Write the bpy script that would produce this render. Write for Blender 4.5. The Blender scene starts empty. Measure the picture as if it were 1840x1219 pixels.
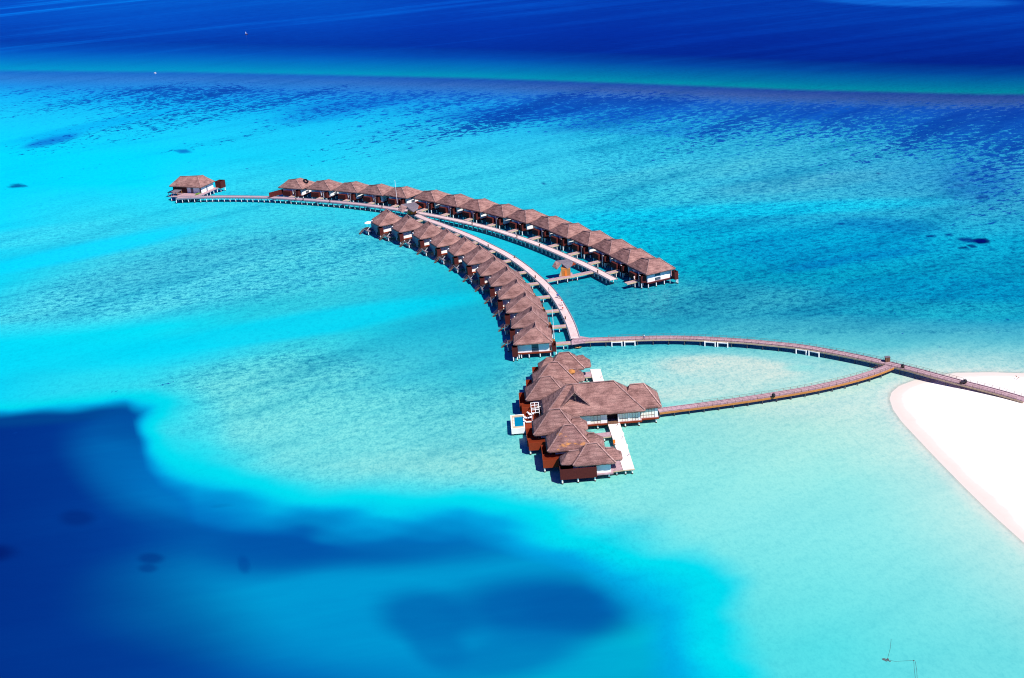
import bpy, bmesh, math, random
import numpy as np
from mathutils import Vector, Matrix, noise
random.seed(7)
SC = bpy.context.scene
COL = SC.collection
PI = math.pi
# ------------------------------------------------------------------ camera model
TH, RHO, FPX, CH = math.radians(20.6), 0.08, 2555.0, 150.0
_r0 = Vector((1, 0, 0)); _f = Vector((0, math.cos(TH), -math.sin(TH))); _d0 = Vector((0, -math.sin(TH), -math.cos(TH)))
CR = math.cos(RHO) * _r0 + math.sin(RHO) * _d0
CD = math.cos(RHO) * _d0 - math.sin(RHO) * _r0
def G(px, py, z=0.0):
    """world point at height z seen along a given direction from the survey camera"""
    v = _f + CR * ((px - 920) / FPX) + CD * ((py - 609.5) / FPX)
    t = (z - CH) / v.z
    return Vector((v.x * t, v.y * t, z))
def ZP(org, zoom, x, y, z):
    return G(org[0] + x / zoom, org[1] + y / zoom, z)
cam = bpy.data.cameras.new('camera'); co = bpy.data.objects.new('camera', cam); COL.objects.link(co)
cam.sensor_width = 36; cam.lens = FPX / 1840 * 36; cam.clip_start = 1; cam.clip_end = 80000
co.matrix_world = Matrix(((CR.x, -CD.x, -_f.x, 0), (CR.y, -CD.y, -_f.y, 0), (CR.z, -CD.z, -_f.z, CH), (0, 0, 0, 1)))
SC.camera = co

# ------------------------------------------------------------------ light
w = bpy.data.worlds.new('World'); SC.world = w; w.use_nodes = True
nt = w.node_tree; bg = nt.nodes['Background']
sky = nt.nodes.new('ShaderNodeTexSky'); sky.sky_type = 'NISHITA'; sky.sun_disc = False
SUN_AZ = Vector((0.70, -0.714)); SUN_EL = math.radians(52)
sky.sun_elevation = SUN_EL; sky.sun_rotation = math.atan2(SUN_AZ.x, SUN_AZ.y)
sky.ozone_density = 8; sky.dust_density = 0.0; sky.air_density = 1.0
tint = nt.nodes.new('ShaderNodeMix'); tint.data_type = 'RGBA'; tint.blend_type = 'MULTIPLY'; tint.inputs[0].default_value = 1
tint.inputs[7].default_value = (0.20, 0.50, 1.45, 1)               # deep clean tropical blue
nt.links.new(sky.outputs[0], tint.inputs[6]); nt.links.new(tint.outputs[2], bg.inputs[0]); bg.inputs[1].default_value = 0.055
sl = bpy.data.lights.new('sun', 'SUN'); sl.energy = 5.0; sl.angle = math.radians(0.5); sl.color = (1, 0.955, 0.90)
so = bpy.data.objects.new('sun', sl); COL.objects.link(so)
sd = Vector((SUN_AZ.x * math.cos(SUN_EL), SUN_AZ.y * math.cos(SUN_EL), math.sin(SUN_EL)))
so.rotation_euler = sd.to_track_quat('Z', 'Y').to_euler(); so.location = (0, 300, 200)
SC.view_settings.view_transform = 'Standard'; SC.view_settings.look = 'None'
SC.view_settings.exposure = 0.50; SC.view_settings.gamma = 1
SC.cycles.pixel_filter_type = 'BLACKMAN_HARRIS'; SC.cycles.filter_width = 1.1

# ------------------------------------------------------------------ materials
def lin(c):
    return tuple(((x / 255) / 12.92 if x / 255 <= 0.04045 else ((x / 255 + 0.055) / 1.055) ** 2.4) for x in c)
def newmat(name, rough=0.8, spec=0.2):
    m = bpy.data.materials.new(name); m.use_nodes = True
    b = m.node_tree.nodes['Principled BSDF']; b.inputs['Roughness'].default_value = rough
    b.inputs['Specular IOR Level'].default_value = spec
    return m, m.node_tree, b
def N(t, typ, **kw):
    n = t.nodes.new(typ)
    for k, v in kw.items(): setattr(n, k, v)
    return n
def ramp(t, fac, stops):
    r = N(t, 'ShaderNodeValToRGB'); e = r.color_ramp.elements
    while len(e) < len(stops): e.new(0.5)
    for i, (p, c) in enumerate(stops):
        e[i].position = p; e[i].color = (c[0], c[1], c[2], 1)
    t.links.new(fac, r.inputs[0]); return r.outputs[0]
def mapping(t, scale, coord='Object', rot=(0, 0, 0)):
    tc = N(t, 'ShaderNodeTexCoord'); mp = N(t, 'ShaderNodeMapping'); mp.inputs['Scale'].default_value = scale
    mp.inputs['Rotation'].default_value = rot
    t.links.new(tc.outputs[coord], mp.inputs[0]); return mp.outputs[0]
def mapping2(t, lx, ly, rot):
    tc = N(t, 'ShaderNodeTexCoord'); mp = N(t, 'ShaderNodeMapping', vector_type='TEXTURE'); mp.inputs['Scale'].default_value = (lx, ly, 1)
    mp.inputs['Rotation'].default_value = (0, 0, rot); t.links.new(tc.outputs['Object'], mp.inputs[0]); return mp.outputs[0]
def noise_tex(t, vec, scale, detail=4, rough=0.55):
    n = N(t, 'ShaderNodeTexNoise'); n.inputs['Scale'].default_value = scale; n.inputs['Detail'].default_value = detail
    n.inputs['Roughness'].default_value = rough; t.links.new(vec, n.inputs['Vector']); return n.outputs['Fac']
def mixc(t, f, a, b, mode='MIX'):
    m = N(t, 'ShaderNodeMix', data_type='RGBA', blend_type=mode)
    for sock, val in ((m.inputs[0], f), (m.inputs[6], a), (m.inputs[7], b)):
        if hasattr(val, 'links') or hasattr(val, 'is_linked'): t.links.new(val, sock)
        elif isinstance(val, (int, float)): sock.default_value = val
        else: sock.default_value = (val[0], val[1], val[2], 1)
    return m.outputs[2]
def math_n(t, op, a, b=None, c=None, clamp=False):
    m = N(t, 'ShaderNodeMath', operation=op); m.use_clamp = clamp
    for i, val in enumerate((a, b, c)):
        if val is None: continue
        if isinstance(val, (int, float)): m.inputs[i].default_value = val
        else: t.links.new(val, m.inputs[i])
    return m.outputs[0]
def bump(t, b, h, strength=0.4, dist=0.1):
    n = N(t, 'ShaderNodeBump'); n.inputs['Strength'].default_value = strength; n.inputs['Distance'].default_value = dist
    t.links.new(h, n.inputs['Height']); t.links.new(n.outputs[0], b.inputs['Normal'])

def thatch_mat(name, c0, c1, c2, gold=0.0):
    m, t, b = newmat(name, 0.95, 0.05)
    v = mapping(t, (1, 1, 1)); big = noise_tex(t, v, 0.35, 5, 0.6)
    col = ramp(t, big, [(0.30, c0), (0.52, c1), (0.72, c2)])
    z = mapping(t, (0.25, 0.25, 2.6)); rows = noise_tex(t, z, 1.6, 3, 0.7)
    col = mixc(t, 0.55, col, ramp(t, rows, [(0.36, (0.30, 0.28, 0.30)), (0.58, (1.08, 1.06, 1.04))]), 'MULTIPLY')
    z2 = mapping(t, (3.2, 3.2, 0.5)); st = noise_tex(t, z2, 1.5, 3, 0.7)
    col = mixc(t, 0.45, col, ramp(t, st, [(0.36, (0.34, 0.32, 0.33)), (0.60, (1.08, 1.06, 1.04))]), 'MULTIPLY')
    oi = N(t, 'ShaderNodeObjectInfo')
    vr = ramp(t, oi.outputs['Random'], [(0.0, (0.86, 0.86, 0.88)), (1.0, (1.08, 1.04, 1.02))])
    col = mixc(t, 1.0, col, vr, 'MULTIPLY')
    if gold:
        g = noise_tex(t, mapping(t, (0.25, 0.25, 0.5)), 0.9, 3, 0.6)
        gm = ramp(t, g, [(0.60, (0, 0, 0)), (0.68, (1, 1, 1))])
        col = mixc(t, gm, col, (0.50, 0.22, 0.07))
    t.links.new(col, b.inputs['Base Color']); bump(t, b, math_n(t, 'ADD', st, rows), 0.7, 0.15)
    return m
def wood_mat(name, c0, c1, plank=(1, 1, 0.2), scale=5, rough=0.75, coord='Object', lines=None):
    m, t, b = newmat(name, rough, 0.15)
    v = mapping(t, plank, coord); n = noise_tex(t, v, scale, 4, 0.6)
    col = ramp(t, n, [(0.3, c0), (0.7, c1)])
    if lines:
        lv = mapping(t, (1, 1, 1), coord); sep = N(t, 'ShaderNodeSeparateXYZ'); t.links.new(lv, sep.inputs[0])
        ax, period, dark = lines
        s = math_n(t, 'FRACT', math_n(t, 'DIVIDE', sep.outputs[ax], period))
        ln = math_n(t, 'GREATER_THAN', s, 0.88)
        col = mixc(t, ln, col, mixc(t, 1.0, col, (dark, dark, dark), 'MULTIPLY'))
    t.links.new(col, b.inputs['Base Color']); bump(t, b, n, 0.2, 0.03)
    return m
M = {}
M['thatch'] = thatch_mat('thatch', (0.19, 0.102, 0.092), (0.315, 0.180, 0.160), (0.40, 0.245, 0.212))
M['thatch_gold'] = thatch_mat('thatch_gold', (0.19, 0.10, 0.092), (0.315, 0.175, 0.158), (0.40, 0.24, 0.21), gold=1)
M['cap'] = thatch_mat('thatch_cap', (0.33, 0.20, 0.18), (0.43, 0.27, 0.245), (0.51, 0.34, 0.305))
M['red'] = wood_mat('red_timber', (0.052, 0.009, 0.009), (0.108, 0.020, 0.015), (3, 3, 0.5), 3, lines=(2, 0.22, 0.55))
M['redlit'] = wood_mat('lit_red_timber', (0.17, 0.024, 0.008), (0.27, 0.042, 0.012), (1, 1, 3), 3)  # brighter copy of the red timber, sunlit tone put into its colour
M['orange'] = wood_mat('orange_timber', (0.30, 0.12, 0.032), (0.50, 0.22, 0.062), (1.2, 1.2, 4), 1.2)
M['pale'] = wood_mat('bleached_boards', (0.54, 0.405, 0.375), (0.70, 0.535, 0.505), (0.8, 0.8, 1), 1.2)
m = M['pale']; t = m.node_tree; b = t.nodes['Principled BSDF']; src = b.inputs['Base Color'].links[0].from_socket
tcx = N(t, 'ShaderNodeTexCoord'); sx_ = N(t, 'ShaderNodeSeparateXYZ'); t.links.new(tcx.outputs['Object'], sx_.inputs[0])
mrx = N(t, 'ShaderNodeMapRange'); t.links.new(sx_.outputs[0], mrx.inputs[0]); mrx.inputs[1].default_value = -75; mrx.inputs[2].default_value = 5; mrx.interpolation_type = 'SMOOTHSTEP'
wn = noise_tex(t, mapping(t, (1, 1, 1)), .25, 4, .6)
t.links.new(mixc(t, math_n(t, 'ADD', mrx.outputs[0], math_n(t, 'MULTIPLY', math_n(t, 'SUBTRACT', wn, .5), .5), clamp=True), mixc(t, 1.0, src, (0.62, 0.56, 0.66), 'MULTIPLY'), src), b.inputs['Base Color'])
M['white_boards'] = wood_mat('white_boards', (0.72, 0.58, 0.54), (0.86, 0.74, 0.70), (0.12, 2.2, 1), 1.5, lines=(1, 0.9, 0.82))
M['grey'] = wood_mat('weathered_boards', (0.30, 0.185, 0.20), (0.46, 0.31, 0.335), (0.9, 0.9, 1), 1.5)
M['dark'] = wood_mat('dark_timber', (0.035, 0.018, 0.018), (0.07, 0.04, 0.035), (1, 1, 1), 3)
M['brownpost'] = wood_mat('brown_post', (0.10, 0.05, 0.03), (0.20, 0.11, 0.07), (1, 1, 1), 4)
def plain(name, c, rough=0.6, spec=0.3, var=0.08, sc=2.0):
    m, t, b = newmat(name, rough, spec)
    n = noise_tex(t, mapping(t, (1, 1, 1)), sc, 4, 0.6)
    col = ramp(t, n, [(0.3, tuple(x * (1 - var) for x in c)), (0.7, tuple(min(1, x * (1 + var)) for x in c))])
    t.links.new(col, b.inputs['Base Color']); return m
M['white'] = plain('white_render', (0.80, 0.78, 0.74), 0.85, 0.1, 0.05)
M['wpaint'] = plain('white_paint', (0.82, 0.80, 0.77), 0.5, 0.3, 0.04)
M['glass'] = plain('window_glass', (0.015, 0.035, 0.075), 0.08, 0.8, 0.2)
M['cream_glass'] = plain('blind_panel', (0.80, 0.76, 0.64), 0.3, 0.4, 0.06)
M['lattice'] = plain('grey_lattice', (0.20, 0.23, 0.27), 0.6, 0.2)
M['black'] = plain('black_plastic', (0.008, 0.007, 0.010), 0.5, 0.3)
M['skin'] = plain('skin', (0.38, 0.20, 0.13), 0.6, 0.2)
M['cloth_white'] = plain('white_cloth', (0.8, 0.8, 0.8), 0.9, 0.1)
M['cloth_red'] = plain('red_cloth', (0.62, 0.06, 0.03), 0.9, 0.1)
M['cloth_blue'] = plain('blue_cloth', (0.05, 0.10, 0.32), 0.9, 0.1)
M['cloth_dark'] = plain('dark_cloth', (0.03, 0.03, 0.05), 0.9, 0.1)
M['cloth_orange'] = plain('orange_cloth', (0.75, 0.20, 0.03), 0.9, 0.1)
M['leaf'] = plain('leaves', (0.18, 0.33, 0.03), 0.8, 0.2, 0.4, 6)
M['slate'] = wood_mat('slate_shingle', (0.10, 0.09, 0.11), (0.19, 0.16, 0.18), (1, 1, 1), 2)
M['poolwater'] = plain('pool_water', lin((0, 118, 150)), 0.08, 0.5, 0.06)
M['stone'] = plain('sandstone', (0.50, 0.38, 0.24), 0.8, 0.1, 0.15)
# piles: white paint with a dark weedy foot at the water line (painted by height)
m, t, b = newmat('pile_concrete', 0.7, 0.2)
gm = N(t, 'ShaderNodeNewGeometry'); sp = N(t, 'ShaderNodeSeparateXYZ'); t.links.new(gm.outputs['Position'], sp.inputs[0])
nz = noise_tex(t, mapping(t, (1, 1, 1), 'Object'), 3, 3)
hz = math_n(t, 'ADD', sp.outputs[2], math_n(t, 'MULTIPLY', nz, 0.25))
t.links.new(ramp(t, hz, [(0.36, (0.05, 0.04, 0.02)), (0.52, (0.80, 0.77, 0.73))]), b.inputs['Base Color'])
M['pile'] = m
def pile_variant(name, c):
    m, t, b = newmat(name, 0.8, 0.1); t.nodes.remove(t.nodes['Principled BSDF']) if False else None
    n = noise_tex(t, mapping(t, (1, 1, 1)), 3, 3); t.links.new(ramp(t, n, [(0.3, tuple(x * .6 for x in c)), (0.7, c)]), b.inputs['Base Color']); return m
M['pile_dark'] = pile_variant('weathered_pile', (0.10, 0.10, 0.11))

# ------------------------------------------------------------------ object helpers
def tag(o, label=None, cat=None, group=None, kind=None):
    if label: o['label'] = label
    if cat: o['category'] = cat
    if group: o['group'] = group
    if kind: o['kind'] = kind
    return o
class MB:
    def __init__(s): s.v = []; s.f = []; s.mi = []
    def add(s, vs, fs, mi=0):
        o = len(s.v); s.v += [tuple(p) for p in vs]
        s.f += [tuple(i + o for i in f) for f in fs]; s.mi += [mi] * len(fs); return s
    def box(s, x0, x1, y0, y1, z0, z1, mi=0):
        v = [(x0, y0, z0), (x1, y0, z0), (x1, y1, z0), (x0, y1, z0), (x0, y0, z1), (x1, y0, z1), (x1, y1, z1), (x0, y1, z1)]
        return s.add(v, [(0, 3, 2, 1), (4, 5, 6, 7), (0, 1, 5, 4), (1, 2, 6, 5), (2, 3, 7, 6), (3, 0, 4, 7)], mi)
    def bar(s, p, q, w, h, mi=0):
        """box bar from p to q, w wide (horizontal), h tall"""
        p = Vector(p); q = Vector(q); d = (q - p).normalized()
        side = Vector((-d.y, d.x, 0)); side = side.normalized() if side.length > 1e-4 else Vector((1, 0, 0))
        up = d.cross(side).normalized(); a = side * w / 2; b_ = up * h / 2
        v = [p - a - b_, p + a - b_, p + a + b_, p - a + b_, q - a - b_, q + a - b_, q + a + b_, q - a + b_]
        return s.add(v, [(0, 1, 2, 3), (7, 6, 5, 4), (0, 4, 5, 1), (1, 5, 6, 2), (2, 6, 7, 3), (3, 7, 4, 0)], mi)
    def tube(s, p, q, r0, r1=None, n=8, mi=0):
        r1 = r0 if r1 is None else r1; p = Vector(p); q = Vector(q); d = (q - p).normalized()
        a = d.orthogonal().normalized(); b_ = d.cross(a)
        v = []
        for c, r in ((p, r0), (q, r1)):
            for i in range(n):
                an = 2 * PI * i / n; v.append(c + a * math.cos(an) * r + b_ * math.sin(an) * r)
        f = [(i, (i + 1) % n, n + (i + 1) % n, n + i) for i in range(n)] + [tuple(range(n))[::-1], tuple(range(n, 2 * n))]
        return s.add(v, f, mi)
    def lathe(s, prof, n=16, c=(0, 0, 0), sx=1, sy=1, mi=0):
        v = []
        for r, z in prof:
            for i in range(n):
                an = 2 * PI * i / n; v.append((c[0] + r * math.cos(an) * sx, c[1] + r * math.sin(an) * sy, c[2] + z))
        f = []
        for k in range(len(prof) - 1):
            for i in range(n): f.append((k * n + i, k * n + (i + 1) % n, (k + 1) * n + (i + 1) % n, (k + 1) * n + i))
        f.append(tuple(range(n))[::-1]); f.append(tuple((len(prof) - 1) * n + i for i in range(n)))
        return s.add(v, f, mi)
    def shell(s, x0, x1, y0, y1, z0, z1, t=0.12, mi=0, taper=0.0):
        """open-topped box of four boards walls"""
        s.box(x0, x1, y0, y0 + t, z0, z1, mi); s.box(x0, x1, y1 - t, y1, z0, z1, mi)
        s.box(x0, x0 + t, y0 + t, y1 - t, z0, z1 - .003, mi); s.box(x1 - t, x1, y0 + t, y1 - t, z0, z1 - .003, mi)
        s.box(x0 + t, x1 - t, y0 + t, y1 - t, z0, z0 + .1, mi); return s
    def build(s, name, mat, parent=None, smooth=False):
        me = bpy.data.meshes.new(name); me.from_pydata(s.v, [], s.f)
        mats = mat if isinstance(mat, (list, tuple)) else [mat]
        for m_ in mats: me.materials.append(m_)
        if len(mats) > 1: me.polygons.foreach_set('material_index', s.mi)
        bm = bmesh.new(); bm.from_mesh(me); bmesh.ops.recalc_face_normals(bm, faces=bm.faces); bm.to_mesh(me); bm.free()
        if smooth: me.polygons.foreach_set('use_smooth', [True] * len(me.polygons))
        o = bpy.data.objects.new(name, me); COL.objects.link(o)
        if parent: o.parent = parent
        return o
def empty(name, loc=(0, 0, 0), rz=0.0):
    o = bpy.data.objects.new(name, None); COL.objects.link(o); o.location = loc; o.rotation_euler = (0, 0, rz)
    o.empty_display_size = 0.5; return o
def copy_tree(o, parent=None, skip=()):
    c = o.copy(); COL.objects.link(c); c.parent = parent
    for ch in list(o.children):
        if ch.name.split('.')[0] in skip: continue
        copy_tree(ch, c, skip)
    return c

# ------------------------------------------------------------------ thatch roofs
def densify(poly, step=0.7, rnd=0.5):
    """closed polygon with cut corners, resampled"""
    n = len(poly); pts = []
    for i in range(n):
        p0, p, p1 = Vector(poly[i - 1]), Vector(poly[i]), Vector(poly[(i + 1) % n])
        a = (p0 - p).normalized(); b_ = (p1 - p).normalized(); r = min(rnd, (p0 - p).length * .4, (p1 - p).length * .4)
        for k in range(4):
            u = k / 3; pts.append((p + a * r * (1 - u) ** 2 + b_ * r * u ** 2))
    out = []
    for i, p in enumerate(pts):
        q = pts[(i + 1) % len(pts)]; L = (q - p).length; m_ = max(1, int(L / step))
        for k in range(m_): out.append(p.lerp(q, k / m_))
    return out
def near_seg(p, a, b_):
    d = b_ - a; L = d.length_squared; u = 0 if L == 0 else max(0, min(1, (p - a).xy.dot(d.xy) / d.xy.length_squared))
    return a.lerp(b_, u)
def roof_mesh(poly, ridge, ze, seed=0, rings=9, rnd=0.5, thick=0.32, sag=0.05, rough=0.05):
    """thatch shell over a plan polygon rising to a ridge polyline, with a ragged eave"""
    ed = densify([(p[0], p[1]) for p in poly], 0.6, rnd); rd = [Vector(p) for p in ridge]; n = len(ed)
    mb = MB(); tops = []
    for k, p in enumerate(ed):
        P = Vector((p[0], p[1], 0))
        if len(rd) > 1:
            c = [near_seg(P, rd[i], rd[i + 1]) for i in range(len(rd) - 1)]; q = min(c, key=lambda s_: (s_.xy - P.xy).length)
        else: q = rd[0]
        tops.append(q)
    vs = []
    for j in range(rings + 1):
        u = j / rings
        for k, p in enumerate(ed):
            q = tops[k]; e = Vector((p[0], p[1], ze)); pt = e.lerp(q, u)
            pt.z -= sag * math.sin(u * PI) * 2.0
            nv = noise.noise(Vector((pt.x * .9 + seed * 7.1, pt.y * .9, pt.z * 1.3)))
            amp = rough if j else rough * 1.6
            pt.z += nv * amp * (1 if u < .95 else .3)
            if j == 0:
                pt.z += noise.noise(Vector((k * .9, seed, 3))) * 0.07
                out = (e.xy - q.xy).normalized(); r_ = noise.noise(Vector((k * 1.3, seed + 5, 0))) * 0.09
                pt.x += out.x * r_; pt.y += out.y * r_
            vs.append(pt)
    f = []
    for j in range(rings):
        for k in range(n):
            a, b_, c, d = j * n + k, j * n + (k + 1) % n, (j + 1) * n + (k + 1) % n, (j + 1) * n + k
            if (Vector(vs[c]) - Vector(vs[d])).length < 1e-5: f.append((a, b_, d))
            else: f.append((a, b_, c, d))
    low = len(vs)                                                # thatch butt and soffit
    for k in range(n):
        e = Vector(vs[k]); q = tops[k]; i_ = (q.xy - e.xy).normalized() * 0.22
        vs.append(Vector((e.x + i_.x, e.y + i_.y, e.z - thick)))
    for k in range(n):
        q = tops[k]; e = Vector((ed[k][0], ed[k][1], ze - thick)); pt = e.lerp(Vector((q.x, q.y, q.z - thick)), .9); vs.append(pt)
    for k in range(n):
        k2 = (k + 1) % n; f.append((k, low + k, low + k2, k2)); f.append((low + k, low + n + k, low + n + k2, low + k2))
    mb.add(vs, f)
    if len(rd) == 3: mb.add([rd[0], rd[1], rd[2], rd[0] - Vector((0, 0, .3)), rd[2] - Vector((0, 0, .3))], [(0, 1, 2), (0, 2, 4, 3)])
    return mb
def cap_mesh(poly, ridge, ze, lines, w=0.26, sag=0.05):
    """pale ridge and hip capping laid 4 cm proud along given (corner index, ridge index) lines"""
    mb = MB(); rd = [Vector(p) for p in ridge]
    for a, b_ in zip(rd, rd[1:]): mb.bar(a + Vector((0, 0, .07)), b_ + Vector((0, 0, .07)), w * 2.0, .07)
    for ci, ri in lines:
        e = Vector((poly[ci][0], poly[ci][1], ze)); q = rd[ri]; prev = q + Vector((0, 0, .07))
        for j in range(1, 7):
            u = 1 - j / 6 * .96; pt = e.lerp(q, u); pt.z += .07 - sag * math.sin(u * PI) * 2
            mb.bar(prev, pt, w * 1.7, .06); prev = pt
    return mb
PILE_ME = {}
def pile_mesh(h, r=0.17, mat='pile'):
    key = (round(h, 1), r, mat)
    if key not in PILE_ME:
        mb = MB().lathe([(r * 1.15, -1.2), (r * 1.1, 0.05), (r, 0.35), (r, key[0])], 10)
        o = mb.build('pile', M[mat], smooth=False); PILE_ME[key] = o.data; bpy.data.objects.remove(o)
    return PILE_ME[key]
def pile(parent, x, y, h, r=0.17, mat='pile', name='pile'):
    o = bpy.data.objects.new(name, pile_mesh(h, r, mat)); COL.objects.link(o); o.parent = parent; o.location = (x, y, 0); return o

# ================================================================== SEA
COLX = [0, 300, 600, 900, 1200, 1500, 1840]
TAB = [
 (-260, [(0,70,190),(0,80,200),(0,75,195),(0,60,180),(0,50,170),(0,55,175),(0,60,180)]),
 (-135, [(0,78,205),(0,92,215),(0,85,208),(0,62,188),(0,50,172),(0,50,170),(0,52,172)]),
 (-90,  [(0,75,200),(0,80,205),(0,70,195),(0,52,178),(0,42,164),(0,38,156),(0,36,150)]),
 (-56,  [(0,62,182),(0,62,182),(0,56,174),(0,46,165),(0,37,152),(0,32,142),(0,30,138)]),
 (-38, [(0,82,190),(0,80,186),(0,80,182),(0,74,174),(0,68,160),(0,68,154),(0,66,150)]),
 (-26, [(0,108,194),(0,106,188),(0,106,184),(0,104,176),(0,98,162),(0,98,156),(0,96,152)]),
 (-14, [(0,132,196),(0,130,190),(0,128,184),(0,126,176),(0,120,162),(0,118,156),(0,116,152)]),
 (-4, [(0,152,198),(0,150,192),(0,150,186),(0,148,176),(0,144,164),(0,140,156),(0,136,152)]),
 (1,    [(24,112,196),(28,108,192),(28,100,186),(30,86,172),(34,78,162),(36,72,152),(38,70,146)]),
 (12,   [(48,130,206),(52,126,202),(52,118,194),(56,108,182),(64,98,168),(66,94,160),(62,90,156)]),
 (26, [(28,150,224),(36,142,218),(42,134,212),(48,128,206),(56,118,196),(56,112,188),(56,108,182)]),
 (45, [(20,185,240),(18,176,236),(20,168,230),(28,162,226),(38,150,214),(46,146,206),(46,132,196)]),
 (75, [(25,206,244),(22,200,242),(20,194,238),(32,190,232),(38,182,222),(52,178,214),(46,158,206)]),
 (110, [(10,214,247),(22,212,246),(30,208,241),(50,204,234),(54,198,224),(66,190,216),(54,168,208)]),
 (150,  [(0,220,250),(0,222,250),(25,214,240),(62,212,232),(65,206,228),(72,190,216),(55,160,204)]),
 (200,  [(0,220,250),(0,225,250),(60,218,234),(62,214,230),(62,204,222),(65,195,218),(60,175,206)]),
 (260,  [(0,225,250),(50,220,236),(62,215,230),(30,210,232),(10,208,230),(10,200,226),(16,184,214)]),
 (330,  [(20,216,238),(62,210,226),(82,210,220),(40,200,216),(6,180,202),(6,164,192),(6,156,190)]),
 (400,  [(0,222,238),(42,215,226),(62,208,218),(20,188,208),(30,164,188),(30,160,188),(10,160,192)]),
 (455,  [(0,226,240),(0,226,238),(40,214,224),(20,184,206),(50,184,200),(100,202,206),(110,202,206)]),
 (500,  [(0,222,240),(10,222,236),(80,216,220),(30,190,208),(120,220,215),(175,224,216),(178,222,214)]),
 (560,  [(0,215,236),(50,220,230),(108,222,220),(70,200,208),(160,228,218),(205,230,212),(205,235,222)]),
 (620,  [(0,215,235),(62,222,228),(122,225,220),(125,220,216),(160,232,220),(190,236,218),(205,238,222)]),
 (700,  [(0,215,235),(62,222,228),(132,226,220),(155,226,214),(150,232,220),(165,236,222),(170,236,224)]),
 (780,  [(0,215,235),(40,220,230),(110,226,222),(150,230,220),(145,232,222),(150,234,224),(172,236,224)]),
 (900,  [(0,210,232),(0,212,232),(0,220,228),(30,224,224),(90,228,224),(125,230,222),(145,230,222)]),
 (1000, [(0,205,230),(0,205,230),(0,214,228),(0,218,222),(40,222,222),(95,224,220),(125,226,220)]),
 (1150, [(0,205,230),(0,205,230),(0,214,228),(0,215,220),(0,216,218),(90,222,222),(120,224,220)]),
]
RX = [0, 400, 920, 1200, 1500, 1840]; RY = [128, 131, 142, 151, 163, 171]
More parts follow.
